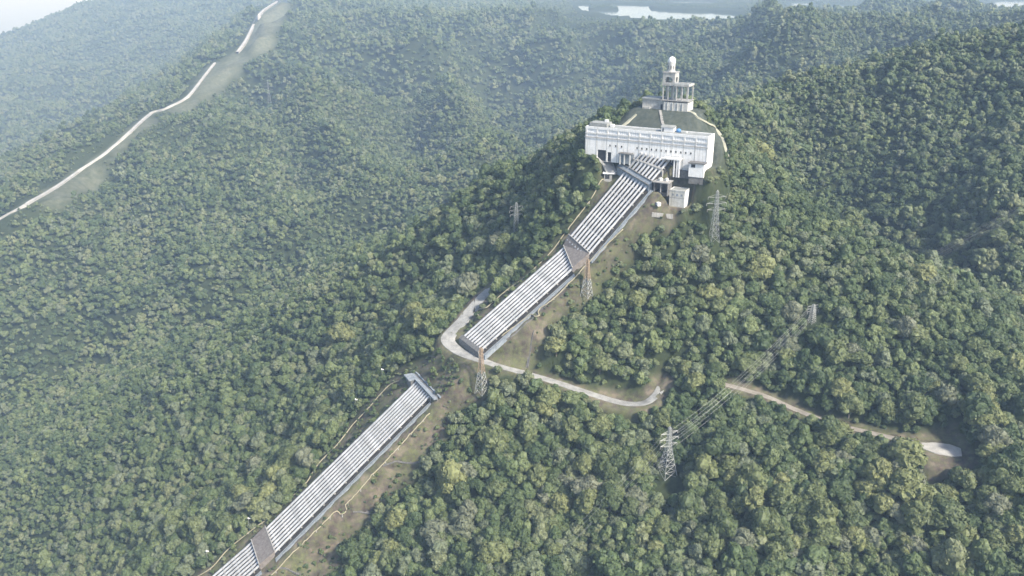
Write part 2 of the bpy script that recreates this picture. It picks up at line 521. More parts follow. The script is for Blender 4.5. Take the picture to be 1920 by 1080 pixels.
# plateau stays level round the reservoir
RES_Z = CZ - 164.0
pl = np.clip((YY - 2640) / 350, 0, 1) * np.clip((XX + 700) / 400, 0, 1)
H = H * (1 - pl) + pl * (np.maximum(H * 0.10 + 0.90 * (RES_Z + 4), RES_Z + 3))

def low_saddles():
    global H
    _dep = YY * cos(PITCH) - (H - CZ) * sin(PITCH); _px = 960 + XX / np.maximum(_dep, 1) * FPX
    for a_, b_, yy_ in ((1070, 1392, 41), (1472, 1604, 22), (1848, 1990, 22)):
        sl = ray(960, yy_); lim = CZ + sl[2] / sl[1] * YY - 6.5
        wgt = np.clip((_px - a_ + 25) / 25, 0, 1) * np.clip((b_ + 25 - _px) / 25, 0, 1) * np.clip((YY - 1500) / 300, 0, 1) * (YY < (3080 if yy_ > 30 else 4100))
        H = np.where(H > lim, H * (1 - wgt) + np.maximum(lim, RES_Z + 1.5) * wgt, H)

def sample(x, y, G=None):
    G = H if G is None else G
    x = np.asarray(x, float); y = np.asarray(y, float)
    ix = np.clip(np.searchsorted(GX, x) - 1, 0, len(GX) - 2); iy = np.clip(np.searchsorted(GY, y) - 1, 0, len(GY) - 2)
    fx = np.clip((x - GX[ix]) / (GX[ix + 1] - GX[ix]), 0, 1); fy = np.clip((y - GY[iy]) / (GY[iy + 1] - GY[iy]), 0, 1)
    return (G[iy, ix] * (1 - fx) + G[iy, ix + 1] * fx) * (1 - fy) + (G[iy + 1, ix] * (1 - fx) + G[iy + 1, ix + 1] * fx) * fy

_ts = np.concatenate([np.arange(330, 1100, 1.5), np.arange(1100, 5600, 5)])
def hit(px, py, z0=None):
    """where the sight line of a picture point meets the hillside"""
    d = ray(px, py)
    q = d[None, :] * _ts[:, None]
    below = q[:, 2] + CZ - sample(q[:, 0], q[:, 1])
    idx = np.nonzero(below < 0)[0]
    i = idx[0] if len(idx) else len(_ts) - 1
    a, b = (_ts[i - 1], _ts[i]) if i > 0 else (_ts[0], _ts[0] + 1)
    for _ in range(14):
        m = (a + b) / 2
        p = d * m
        if p[2] + CZ < sample(p[0], p[1]): b = m
        else: a = m
    p = d * b
    return V(p[0], p[1], float(sample(p[0], p[1])))

def smooth_path(pts, step=1.5):
    """Catmull-Rom through world points, evenly spaced"""
    pts = [np.asarray(p, float) for p in pts]
    ext = [2 * pts[0] - pts[1]] + pts + [2 * pts[-1] - pts[-2]]
    out = []
    for i in range(1, len(ext) - 2):
        p0, p1, p2, p3 = ext[i - 1:i + 3]
        n = max(2, int(np.linalg.norm(p2 - p1) / step))
        for k in range(n):
            t = k / n
            out.append(0.5 * (2 * p1 + (p2 - p0) * t + (2 * p0 - 5 * p1 + 4 * p2 - p3) * t * t + (3 * p1 - p0 - 3 * p2 + p3) * t ** 3))
    out.append(pts[-1])
    return np.array(out)

def stamp(samples, radius, blend):
    """pull the ground to the nearest of the given points: full within radius, fading over blend"""
    samples = np.asarray(samples)
    R = radius + blend
    x0, y0 = samples[:, :2].min(0) - R; x1, y1 = samples[:, :2].max(0) + R
    ix = np.nonzero((GX >= x0) & (GX <= x1))[0]; iy = np.nonzero((GY >= y0) & (GY <= y1))[0]
    if not len(ix) or not len(iy): return
    sx, sy = np.meshgrid(ix, iy)
    gx = GX[sx].ravel(); gy = GY[sy].ravel()
    best = np.full(gx.shape, 1e18); bz = np.zeros(gx.shape)
    for i in range(0, len(gx), 4000):
        dd = (gx[i:i + 4000, None] - samples[None, :, 0]) ** 2 + (gy[i:i + 4000, None] - samples[None, :, 1]) ** 2
        j = dd.argmin(1)
        best[i:i + 4000] = np.sqrt(dd[np.arange(len(j)), j]); bz[i:i + 4000] = samples[j, 2]
    w = np.clip(1 - (best - radius) / blend, 0, 1); w = w * w * (3 - 2 * w)
    cur = H[sy.ravel(), sx.ravel()]
    H[sy.ravel(), sx.ravel()] = cur * (1 - w) + bz * w

# --- gullies and spurs that furrow the slopes
def furrow(px, depth, width):
    global H
    p = smooth_path([hit(*q) for q in px], 12.0)
    k = stretch(float(np.hypot(p[:, 0], p[:, 1]).mean()) / 1.3); width = width * k; depth = depth * k
    wob = perlin(p[:, 0] / 40, p[:, 1] / 40) * 14
    p = p + np.stack([wob, wob * 0.3, 0 * wob], 1)
    x0, y0 = p[:, :2].min(0) - 3 * width; x1, y1 = p[:, :2].max(0) + 3 * width
    ix = np.nonzero((GX >= x0) & (GX <= x1))[0]; iy = np.nonzero((GY >= y0) & (GY <= y1))[0]
    sx, sy = np.meshgrid(ix, iy); gx = GX[sx].ravel(); gy = GY[sy].ravel()
    dd = np.full(gx.shape, 1e9)
    for i in range(0, len(gx), 8000):
        dd[i:i + 8000] = np.sqrt(((gx[i:i + 8000, None] - p[None, :, 0]) ** 2 + (gy[i:i + 8000, None] - p[None, :, 1]) ** 2).min(1))
    H[sy.ravel(), sx.ravel()] -= depth * (1 - np.tanh(dd / width) ** 2 * 1.0)
for px, dp, wd in [([(470, 150), (560, 260), (640, 360), (680, 430)], 34, 46), ([(330, 240), (420, 340), (500, 450), (540, 520)], 32, 42), ([(180, 330), (260, 430), (330, 530), (380, 600)], 28, 38),
                   ([(40, 430), (120, 540), (190, 640)], 28, 38), ([(905, 80), (930, 170), (950, 270)], 50, 70), ([(650, 70), (740, 180), (800, 300)], 32, 48),
                   ([(780, 90), (835, 180), (880, 260), (905, 330)], -38, 50), ([(1120, 70), (1150, 140), (1130, 210)], 42, 60), ([(1350, 70), (1330, 130)], 34, 50), ([(1455, 32), (1490, 80), (1508, 106)], -32, 45),
                   ([(560, 190), (620, 300), (660, 400)], -22, 36), ([(400, 260), (470, 380), (520, 480)], -20, 34), ([(250, 360), (320, 470), (370, 560)], -18, 30),
                   ([(1640, 125), (1660, 220), (1620, 330)], 20, 26), ([(1830, 100), (1800, 250), (1740, 400)], 22, 28), ([(1500, 150), (1520, 250), (1500, 330)], 16, 24),
                   ([(950, 380), (860, 450), (760, 520)], 14, 22), ([(760, 560), (640, 640), (520, 730)], 14, 24), ([(620, 760), (500, 840), (380, 920)], 12, 22), ([(300, 700), (200, 800), (90, 900)], 16, 30),
                   ([(1420, 420), (1440, 560), (1450, 680)], 8, 17), ([(1560, 880), (1600, 980), (1620, 1080)], 10, 18), ([(1010, 770), (1050, 900), (1070, 1050)], 8, 16), ([(1760, 900), (1800, 1000), (1830, 1090)], 9, 17),
                   ([(1200, 470), (1190, 560), (1160, 640)], 6, 14)]:
    furrow(px, dp, wd)
low_saddles()

# --- mound and yards round the valve house
MOUND_Z = TOW[2]
def quad(p, a, b, n=24):
    """grid of points p + s a + t b"""
    return np.array([p + a * s + b * t for s in np.linspace(0, 1, n) for t in np.linspace(0, 1, n)])
back = FAC_A - EN * (FAC_D + 0.5)
stamp(quad(back + E1 * -2 - EN * 1 + UP * 11.0, E1 * 84, -EN * 6), 2.0, 10)
stamp(quad(TOW - E1 * 19 - EN * 2, E1 * 38, -EN * 16), 2.0, 14)
stamp(quad(FAC_A - E1 * 1 + EN * 2 - UP * 0.2, E1 * 36, -EN * 13), 1.0, 5)
stamp(quad(FAC_A + E1 * 34 + EN * 2 - UP * 2.5, E1 * 50, -EN * 13), 1.0, 6)
YARD = smooth_path([P(1127, 290, 585), P(1136, 300, 583), P(1143, 313, 581), P(1147, 328, 578)], 1.5)
stamp(YARD, 4.5, 6)
HUTD = P(1139, 335, 577); stamp(quad(HUTD - E1 * 3.0 - UP * .2, E1 * 6, -EN * 4, 8), 0.8, 4)
# --- corridor of the pipes
corr = []
for k in range(len(ORDER) - 1):
    (l0, r0), (l1, r1) = ST[ORDER[k]], ST[ORDER[k + 1]]
    n = max(3, int(np.linalg.norm(l1 - l0) / 2))
    sunk = 1.0 if ORDER[k] == 'road' else 0.0
    for i in range(n):
        t = i / n
        for s in np.linspace(-0.18, 1.32, 16):
            p = (l0 * (1 - t) + l1 * t) * (1 - s) + (r0 * (1 - t) + r1 * t) * s
            p = p.copy(); p[2] += -2.3 + sunk * 4.3 * min(1, 3 * t, 3 * (1 - t)); corr.append(p)
stamp(corr, 1.6, 6)

HOUSE = hit(1268, 388); SHED = hit(1238, 361)
stamp(quad(SHED - E1 * 4.5 + EN * 1.5, E1 * 9, -EN * 9.5, 10), 0.8, 3)
stamp(quad(HOUSE - E1 * 5.2 + EN * 3, E1 * 11, -EN * 11.5, 10), 0.8, 4)
# --- roads
def road_path(px, zs=None, level=True):
    pts = [hit(*q) for q in px]
    p = smooth_path(pts, 2.0)
    z = p[:, 2].copy()
    ker = np.ones(17) / 17
    zz = np.convolve(np.pad(z, 8, mode='edge'), ker, 'valid')
    p[:, 2] = zz
    return p
road_a = road_path([(958, 500), (942, 519), (905, 558), (868, 598), (846, 626), (840, 644), (852, 656), (884, 668), (930, 684), (985, 701), (1040, 716), (1085, 731),
                    (1140, 750), (1185, 762), (1212, 760), (1230, 742), (1240, 718)])
stamp(road_a, 4.8, 8)
road_b = road_path([(1262, 706), (1300, 709), (1340, 716), (1380, 726), (1440, 746), (1490, 768), (1560, 795), (1620, 809), (1690, 826), (1745, 836), (1775, 846)])
stamp(road_b, 3.2, 7)
turn = hit(1763, 842)
stamp(quad(turn - V(8, 7, 0), V(17, 0, 0), V(0, 15, 0), 10), 2, 8)
road_c = road_path([(-30, 428), (0, 412), (50, 384), (100, 356), (150, 322), (205, 283), (250, 243), (283, 215), (312, 204), (345, 188), (362, 172), (385, 142), (403, 119)])
road_d = road_path([(445, 102), (462, 78), (478, 45), (492, 24), (520, 4)])
for r_ in (road_c, road_d):
    stamp(r_, 14, 22)

# --- reservoir basins: outline points on the water level
def on_level(px, py, z=RES_Z):
    d = ray(px, py)
    return d[:2] * ((z - CZ) / d[2])
def in_poly(x, y, poly):
    poly = np.asarray(poly); inside = np.zeros(np.shape(x), bool)
    j = len(poly) - 1
    for i in range(len(poly)):
        xi, yi = poly[i]; xj, yj = poly[j]
        c = ((yi > y) != (yj > y)) & (x < (xj - xi) * (y - yi) / (yj - yi + 1e-12) + xi)
        inside ^= c; j = i
    return inside
LAKES = [[(1080, 10), (1090, 22), (1150, 31), (1230, 36), (1310, 37), (1378, 34), (1382, 27), (1330, 23), (1270, 22), (1222, 19), (1216, 12), (1160, 9)],
         [(1250, 6.5), (1330, 7), (1335, 3), (1260, 2.5)], [(1478, 5.5), (1488, 10), (1520, 9.5), (1522, 5)], [(1560, 11), (1570, 17), (1592, 16), (1596, 11)],
         [(1855, 2), (1858, 9), (1895, 14), (1935, 16), (1935, 1)]]
ISLAND = [(1104, 13), (1104, 20.5), (1158, 20.5), (1158, 13)]
lake_w = [np.array([on_level(*q) for q in L]) for L in LAKES]
isl_w = np.array([on_level(*q) for q in ISLAND])
lake_mask = np.zeros(H.shape, bool)
for L in lake_w:
    lake_mask |= in_poly(XX, YY, L)
lake_mask &= ~in_poly(XX, YY, isl_w)

# --- clearings (outlined on the hillside)
def outline(px):
    return np.array([hit(*q)[:2] for q in px])
CLEAR1 = outline([(1128, 345), (1100, 400), (1046, 455), (985, 515), (950, 540), (915, 575), (893, 590), (880, 612), (868, 625), (870, 660), (930, 680), (975, 702), (992, 690),
                  (1020, 645), (1040, 600), (1075, 575), (1110, 562), (1135, 510), (1185, 455), (1215, 425), (1265, 418), (1296, 395), (1300, 345), (1330, 330), (1368, 312), (1350, 302), (1312, 318), (1200, 306), (1128, 294), (1127, 318)])
CLEAR2 = outline([(826, 642), (790, 672), (752, 690), (700, 742), (655, 795), (600, 868), (575, 905), (530, 955), (480, 990), (420, 1040), (345, 1090), (300, 1140), (440, 1180), (520, 1120),
                  (600, 1090), (640, 1080), (640, 1030), (690, 985), (730, 940), (775, 905), (800, 860), (832, 822), (845, 790), (838, 760), (900, 752), (930, 735), (925, 700), (890, 684), (850, 668)])
APRON = outline([(1330, 246), (1344, 238), (1356, 262), (1364, 290), (1356, 304), (1334, 318), (1326, 313), (1327, 280)])
CUTS = [outline(q) for q in ([(88, 366), (180, 305), (205, 315), (160, 360), (120, 395), (80, 390)], [(205, 290), (290, 222), (300, 230), (215, 310)],
                             [(308, 205), (358, 184), (372, 190), (352, 212), (330, 216)], [(363, 172), (405, 122), (430, 130), (410, 175), (385, 195)],
                             [(410, 118), (450, 98), (475, 115), (455, 140), (425, 140)], [(465, 75), (482, 38), (525, 5), (545, 20), (515, 80), (490, 110), (470, 105)])]
def lerp2(st, t):
    return (st[0] * (1 - t) + st[1] * t)[:2]
def soft_mask(polys, blur=2):
    m = np.zeros(H.shape)
    for p in polys:
        m = np.maximum(m, in_poly(XX, YY, p).astype(float))
    for _ in range(blur):
        q = np.pad(m, 1, mode='edge')
        m = (q[1:-1, 1:-1] * 2 + q[:-2, 1:-1] + q[2:, 1:-1] + q[1:-1, :-2] + q[1:-1, 2:]) / 6
    return m
def near_path(path, r):
    m = np.zeros(H.shape)
    x0, y0 = path[:, :2].min(0) - r; x1, y1 = path[:, :2].max(0) + r
    ix = np.nonzero((GX >= x0) & (GX <= x1))[0]; iy = np.nonzero((GY >= y0) & (GY <= y1))[0]
    sx, sy = np.meshgrid(ix, iy); gx = GX[sx].ravel(); gy = GY[sy].ravel()
    b_ = np.full(gx.shape, 1e9)
    for i in range(0, len(gx), 4000):
        b_[i:i + 4000] = np.sqrt(((gx[i:i + 4000, None] - path[None, :, 0]) ** 2 + (gy[i:i + 4000, None] - path[None, :, 1]) ** 2).min(1))
    m[sy.ravel(), sx.ravel()] = np.clip((r - b_) / 2.5, 0, 1)
    return m
clear_m = np.maximum.reduce([soft_mask([CLEAR1, CLEAR2], 2), near_path(road_a, 7), near_path(road_a[-22:], 9.5), near_path(road_a[:38], 10), near_path(road_b[int(len(road_b) * .24):], 7),
                             soft_mask([quad(turn - V(14, 16, 0), V(29, 0, 0), V(0, 30, 0), 2)[[0, 1, 3, 2], :2]], 1)])
cut_m = np.maximum.reduce([soft_mask(CUTS, 1), near_path(road_c, 10) * 0.8, near_path(road_d, 10) * 0.8])
mound_poly = [(back + E1 * 3)[:2], (back + E1 * 80)[:2], (TOW + E1 * 24 - EN * 18)[:2], (TOW - E1 * 24 - EN * 18)[:2]]
stone_m = soft_mask([np.array(mound_poly), APRON], 1)
bed_poly = []
SHORES = [[(1070, 7), (1080, 30), (1150, 41), (1230, 45), (1310, 46), (1392, 43), (1396, 22), (1270, 18), (1215, 8)], [(1245, 10), (1340, 11), (1340, 2), (1250, 2)],
          [(1472, 4), (1480, 17), (1526, 16), (1526, 4)], [(1555, 9), (1564, 24), (1600, 23), (1602, 9)], [(1850, 1), (1850, 16), (1895, 22), (1940, 24), (1940, 1)]]
shore_w = [np.array([on_level(*q) for q in L]) for L in SHORES]
verge_m = np.maximum(near_path(road_c, 20), near_path(road_d, 24)) * (perlin(XX / 30, YY / 30) > -0.12)
no_tree = np.maximum.reduce([clear_m, cut_m, stone_m, verge_m, soft_mask(lake_w + shore_w, 0) * (1 - soft_mask([isl_w], 0))])
H[lake_mask] = RES_Z - 4
foot = np.array([(FAC_A + E1 * a_ + EN * b_)[:2] for a_, b_ in ((-3, 3), (84, 7), (84, -16), (-3, -16))])
no_tree = np.maximum(no_tree, np.maximum(soft_mask([foot], 1), near_path(YARD, 7)))
_fp = [FAC_A[:2] + EN[:2] * 9, (FAC_A + E1 * 86)[:2] + EN[:2] * 9, (FAC_A + E1 * 86)[:2] - EN[:2] * 15, FAC_A[:2] - EN[:2] * 15]
def box_poly(c, a0, a1, b0, b1):
    return np.array([(c + E1 * a + EN * b)[:2] for a, b in ((a0, b0), (a1, b0), (a1, b1), (a0, b1))])
strips = [np.array([lerp2(ST[ORDER[k]], -0.12), lerp2(ST[ORDER[k]], 1.32), lerp2(ST[ORDER[k + 1]], 1.32), lerp2(ST[ORDER[k + 1]], -0.12)]) for k in range(8) if ORDER[k] != 'road']
bare_m = np.maximum.reduce([soft_mask(strips + [np.array(_fp), box_poly(HOUSE, -7, 8, 5, -10), box_poly(SHED, -7, 7, 3, -10), box_poly(HUTD, -5, 8, 3, -9), APRON, np.array(mound_poly)], 0),
                            near_path(road_a, 7), near_path(YARD, 7)])

VAN = hit(1233, 386); CAR = YARD[3].copy()
PYL = {k: hit(*q) for k, q in {'near': (1250, 890), 'upper': (1338, 452), 'pipes': (1100, 555), 'road': (903, 736), 'ridge': (1522, 604), 'flank': (968, 440), 'far': (506, 198)}.items()}
for k_, r_ in (('near', 7), ('upper', 6), ('ridge', 6), ('flank', 4), ('far', 9)):
    no_tree = np.maximum(no_tree, np.clip((r_ - np.hypot(XX - PYL[k_][0], YY - PYL[k_][1])) / 2, 0, 1))
no_tree = np.maximum(no_tree, np.clip((9 - np.hypot(XX - PYL['near'][0], YY - PYL['near'][1] + 9)) / 2, 0, 1))
# hillside mesh
ny, nx = H.shape
verts = np.stack([XX.ravel(), YY.ravel(), H.ravel()], 1)
ii = (np.arange(ny - 1)[:, None] * nx + np.arange(nx - 1)[None, :]).ravel()
quads = np.stack([ii, ii + 1, ii + 1 + nx, ii + nx], 1)
tm = bpy.data.meshes.new('hillside')
tm.vertices.add(len(verts)); tm.vertices.foreach_set('co', verts.ravel())
tm.loops.add(quads.size); tm.loops.foreach_set('vertex_index', quads.ravel().astype(np.int32))
tm.polygons.add(len(quads)); tm.polygons.foreach_set('loop_start', np.arange(0, quads.size, 4, dtype=np.int32))
tm.polygons.foreach_set('use_smooth', np.ones(len(quads), bool))
tm.update(calc_edges=True)
ca = tm.color_attributes.new('cover', 'FLOAT_COLOR', 'POINT')
cover = np.stack([clear_m.ravel(), stone_m.ravel(), cut_m.ravel(), np.ones(H.size)], 1)
ca.data.foreach_set('color', cover.ravel())
tm.materials.append(M['ground'])
tag(link('hillside', tm), kind='structure')

# reservoir and coastal plain
MB().add([(80, 2840, RES_Z), (4400, 2840, RES_Z), (4400, 7000, RES_Z), (80, 7000, RES_Z)], [(0, 1, 2, 3)]).build('reservoir_water', M['water'])['kind'] = 'structure'
MB().add([(-30000, -3000, 4), (30000, -3000, 4), (30000, 40000, 4), (-30000, 40000, 4)], [(0, 1, 2, 3)]).build('coastal_plain', M['plain'])['kind'] = 'structure'

def ribbon(name, path, width, mat, lift=0.25, skirt=1.2):
    """road sheet with sloped shoulders"""
    m = MB(); n = len(path)
    t = np.gradient(path[:, :2], axis=0); t /= np.linalg.norm(t, axis=1, keepdims=True) + 1e-9
    nrm = np.stack([-t[:, 1], t[:, 0]], 1)
    w = width if hasattr(width, '__len__') else np.full(n, width)
    rows = []
    for off, dz in ((-1.0, lift - skirt), (-1.0, lift), (0, lift + 0.08), (1.0, lift), (1.0, lift - skirt)):
        k = 1.08 if dz < 0 else 1.0
        xy = path[:, :2] + nrm * (off * k * w / 2)[:, None]
        rows.append(np.column_stack([xy, path[:, 2] + dz]))
    vs_ = np.concatenate(rows)
    fs_ = []
    for r in range(4):
        for i in range(n - 1):
            fs_.append((r * n + i, r * n + i + 1, (r + 1) * n + i + 1, (r + 1) * n + i))
    m.add(vs_, [f[::-1] for f in fs_])
    return tag(m.build(name, mat, smooth=False), kind='structure')
wa = np.interp(np.arange(len(road_a)), [0, len(road_a) * .12, len(road_a) * .28, len(road_a) * .42, len(road_a) * .5, len(road_a) * .75, len(road_a)], [5.5, 7.0, 9.5, 8.0, 5.5, 6.0, 5.0])
ribbon('hairpin_road', road_a, wa, M['road'])
ribbon('dirt_road', road_b, 4.6, M['dirt'])
ribbon('turning_place', smooth_path([turn - V(8.5, -3, 0), turn - V(3, -1, 0), turn + V(3, -1, 0), turn + V(9.5, -3.5, 0)], 1.5), np.interp(np.linspace(0, 1, len(smooth_path([turn - V(8.5, -3, 0), turn - V(3, -1, 0), turn + V(3, -1, 0), turn + V(9.5, -3.5, 0)], 1.5))), [0, .3, .75, 1], [6, 12, 13, 8]), plain('pale_gravel', (0.30, 0.29, 0.265), (0.44, 0.43, 0.40), 0.2, 0.95), 0.35, 1.5)
ribbon('ridge_road', road_c, 5.0, M['white_road'], 3.0, 9)
ribbon('ridge_road', road_d, 7.0, M['white_road'], 6.0, 14)

#STRUCT_BEGIN
# ------------------------------------------------------------------ penstock pipes
def lerp(a, b, t):
    return a * (1 - t) + b * t
def at_station(k, s):
    l, r = ST[k]; return lerp(l, r, s)
SECT = [('facade', 'anchor1'), ('anchor1', 'a2top'), ('a2bot', 'road'), ('portal', 'a4top'), ('a4bot', 'end')]
PLACE = ['leftmost', 'second from the left', 'third from the left', 'fourth from the left', 'fourth from the right', 'third from the right', 'second from the right', 'rightmost']
for i in range(8):
    s = i / 7
    o = empty('penstock_pipe', at_station('anchor1', s), label='silver penstock pipe running downhill from the white valve house, %s of eight' % PLACE[i],
              cat='pipe', group='penstock pipes')
    org = at_station('anchor1', s)
    for a, b in SECT:
        p, q = at_station(a, s) - org, at_station(b, s) - org
        d = unit(q - p)
        if a != 'facade': p = p - d * 1.5
        if b != 'end': q = q + d * 1.5
        L = np.linalg.norm(q - p)
        pts, rad = [p], [PIPE_R]
        x = 4.0
        while x < L - 4:
            for dx, rr in ((-0.32, 1.0), (-0.3, 1.05), (0.3, 1.05), (0.32, 1.0)):
                pts.append(p + d * (x + dx)); rad.append(PIPE_R * rr)
            x += 16.5
        pts.append(q); rad.append(PIPE_R)
        MB().tube(pts, rad, 14).build('pipe_section', M['pipe'], o, smooth=False)
# bed under the pipes with its saddles
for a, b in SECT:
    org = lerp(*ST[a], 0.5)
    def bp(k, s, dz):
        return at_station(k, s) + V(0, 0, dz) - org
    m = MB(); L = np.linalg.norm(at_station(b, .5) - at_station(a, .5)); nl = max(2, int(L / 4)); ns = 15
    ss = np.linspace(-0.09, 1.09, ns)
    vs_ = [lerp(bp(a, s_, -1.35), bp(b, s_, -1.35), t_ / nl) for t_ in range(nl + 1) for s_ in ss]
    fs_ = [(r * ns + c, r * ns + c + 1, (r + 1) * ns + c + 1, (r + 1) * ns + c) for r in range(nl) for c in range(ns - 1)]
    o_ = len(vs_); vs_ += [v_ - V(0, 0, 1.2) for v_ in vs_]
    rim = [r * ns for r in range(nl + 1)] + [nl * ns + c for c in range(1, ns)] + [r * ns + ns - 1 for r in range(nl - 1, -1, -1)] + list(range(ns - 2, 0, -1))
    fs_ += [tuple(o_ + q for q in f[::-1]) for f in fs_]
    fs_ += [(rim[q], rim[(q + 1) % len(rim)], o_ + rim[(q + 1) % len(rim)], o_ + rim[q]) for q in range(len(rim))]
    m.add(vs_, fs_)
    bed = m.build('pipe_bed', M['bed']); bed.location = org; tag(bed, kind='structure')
    L = np.linalg.norm(at_station(b, .5) - at_station(a, .5)); n = max(1, int(L / 9))
    for j in range(n):
        t = (j + 0.5) / n
        l_, r_ = lerp(bp(a, -0.05, -1.36), bp(b, -0.05, -1.36), t), lerp(bp(a, 1.05, -1.36), bp(b, 1.05, -1.36), t)
        dd = unit(bp(b, .5, 0) - bp(a, .5, 0)); c_ = (l_ + r_) / 2
        nrm = unit(np.cross(r_ - l_, dd)); nrm = nrm if nrm[2] > 0 else -nrm
        MB().box(c_ - nrm * 0.05, (r_ - l_) / 2, dd * 0.4, nrm * 0.75).build('saddle', M['concrete'], bed)
# inclined service track on the right of the pipes
for (a, b), nm in zip(SECT[1:], ('just below the valve house', 'above the hairpin road', 'below the grey portal', 'at the bottom edge')):
    org = at_station(a, 1.2)
    def tp(k, s, dz):
        return at_station(k, s) + V(0, 0, dz) - org
    o = empty('service_track', org, label='grey inclined service track right of the pipes, %s' % nm, cat='track', group='inclined service tracks')
    m = MB()
    vs_ = [tp(a, 1.14, -1.5), tp(a, 1.25, -1.5), tp(b, 1.25, -1.5), tp(b, 1.14, -1.5)]
    vs_ += [v_ - V(0, 0, 3) for v_ in vs_]
    m.add(vs_, [(0, 1, 2, 3), (7, 6, 5, 4), (4, 5, 1, 0), (5, 6, 2, 1), (6, 7, 3, 2), (7, 4, 0, 3)]).build('track_slab', M['blue_grey'], o)
    for s in (1.165, 1.235):
        MB().bar(tp(a, s, -1.35), tp(b, s, -1.35), 0.14).build('rail', M['steel'], o)

def anchor_block(A_, B_, s0, s1, up, down, name, mat, label, ext=0.0):
    la, ra, lb, rb = lerp(*A_, s0), lerp(*A_, s1), lerp(*B_, s0), lerp(*B_, s1)
    da, db = unit(la - lb) * ext, unit(ra - rb) * ext
    la, lb, ra, rb = la + da, lb - da, ra + db, rb - db
    org = (la + ra + lb + rb) / 4 - V(0, 0, down)
    top = [q + V(0, 0, up) - org for q in (la, ra, rb, lb)]
    bot = [q - V(0, 0, down) - org for q in (la, ra, rb, lb)]
    o = empty(name, org, label=label, cat='anchor block')
    MB().add(top + bot, [(3, 2, 1, 0), (4, 5, 6, 7), (0, 1, 5, 4), (1, 2, 6, 5), (2, 3, 7, 6), (3, 0, 4, 7)]).build('block', mat, o)
    return o, top
def edge_beams(o, top, mat, w=0.35, h=0.5):
    for i, j in ((0, 1), (2, 3)):
        p, q = top[i], top[j]
        c_ = (p + q) / 2; d = (q - p) / 2; side = unit(np.cross(d, UP)) * w
        MB().box(c_ + UP * 0.003, d * 0.99, side, UP * h).build('coping', mat, o)
A1 = ST['anchor1']
dn = unit(lerp(*ST['a2top'], .5) - lerp(*A1, .5))
o, top = anchor_block((A1[0] - dn * 1.6, A1[1] - dn * 1.6), (A1[0] + dn * 1.6, A1[1] + dn * 1.6), -0.34, 1.12, 2.1, 3.0, 'anchor_block', M['blue_grey'],
                      'grey concrete anchor block crossing the pipes just below the valve house')
edge_beams(o, top, M['dark_concrete'])
o, top = anchor_block(ST['a2top'], ST['a2bot'], -0.06, 1.06, 1.75, 3.5, 'anchor_block', M['brown_concrete'], 'brown concrete anchor block halfway between valve house and hairpin road', ext=0.8)
edge_beams(o, top, M['concrete'], 0.25, 0.35)
o, top = anchor_block(ST['a4top'], ST['a4bot'], -0.06, 1.06, 1.75, 3.5, 'anchor_block', M['brown_concrete'], 'brown concrete anchor block across the lowest pipes near the bottom edge', ext=0.6)
edge_beams(o, top, M['concrete'], 0.25, 0.35)
R_road = ST['road']; du_ = unit(lerp(*R_road, .5) - lerp(*ST['a2bot'], .5))
o, top = anchor_block(R_road, (R_road[0] + du_ * 3, R_road[1] + du_ * 3), -0.06, 1.1, 1.3, 3.0, 'anchor_block', M['dark_concrete'], 'low dark concrete block where the pipes go under the hairpin road')
# collar over the pipes close to the facade
c0, c1 = [lerp(ST['facade'][k], A1[k], 0.42) for k in (0, 1)]
o = empty('pipe_collar', (c0 + c1) / 2, label='grey concrete collar beam lying across the pipes close to the facade', cat='beam')
MB().box(UP * 0.3, (c1 - c0) * 0.56, dn * 0.55, UP * 1.25).build('beam', M['concrete'], o)
for s in (-0.08, 1.08):
    MB().box(lerp(c0, c1, s) - (c0 + c1) / 2 - UP * 3.4, unit(c1 - c0) * 0.5, dn * 0.5, UP * 3.68).build('pier', M['concrete'], o)

# grey portal where the pipes come out below the road
PL, PR = ST['portal']
pd = unit(lerp(*ST['a4top'], .5) - lerp(PL, PR, .5)); pc = unit(PR - PL); pdh = unit(V(pd[0], pd[1], 0))
org = (PL + PR) / 2 - UP * 2.3
o = empty('tunnel_portal', org, label='blue-grey concrete portal with long roof beam over the lower pipes', cat='portal')
W = np.linalg.norm(PR - PL)
MB().box(-pdh * 3.4 - UP * 2, pc * (W * 0.86), pdh * 0.5, UP * 7.4).build('head_wall', M['dark_concrete'], o)
MB().box(-pdh * 1.7 + UP * 4.6, pc * (W * 0.90), pdh * 1.3, UP * 0.7).build('roof_beam', M['blue_grey'], o)
MB().box(-pdh * 4.6 + UP * 5.42, pc * (W * 0.93), pdh * 0.6, UP * 0.8).build('parapet', M['blue_grey'], o)
MB().box(-pc * (W * 0.5 + 5.6) - pdh * 0.2 + UP * 4.2, pc * 4.4, pdh * 3.6, UP * 1.0).build('side_deck', M['blue_grey'], o)
MB().box(-pc * (W * 0.5 + 5.6) - pdh * 0.6 - UP * 2.5, pc * 4.0, pdh * 2.6, UP * 6.69).build('side_block', M['dark_concrete'], o)
for s in np.linspace(-0.62, 0.62, 5):
    MB().box(pc * W * s - pdh * 0.75 - UP * 1.6, pc * 0.3, pdh * 0.3, UP * 6.19).build('pillar', M['concrete'], o)

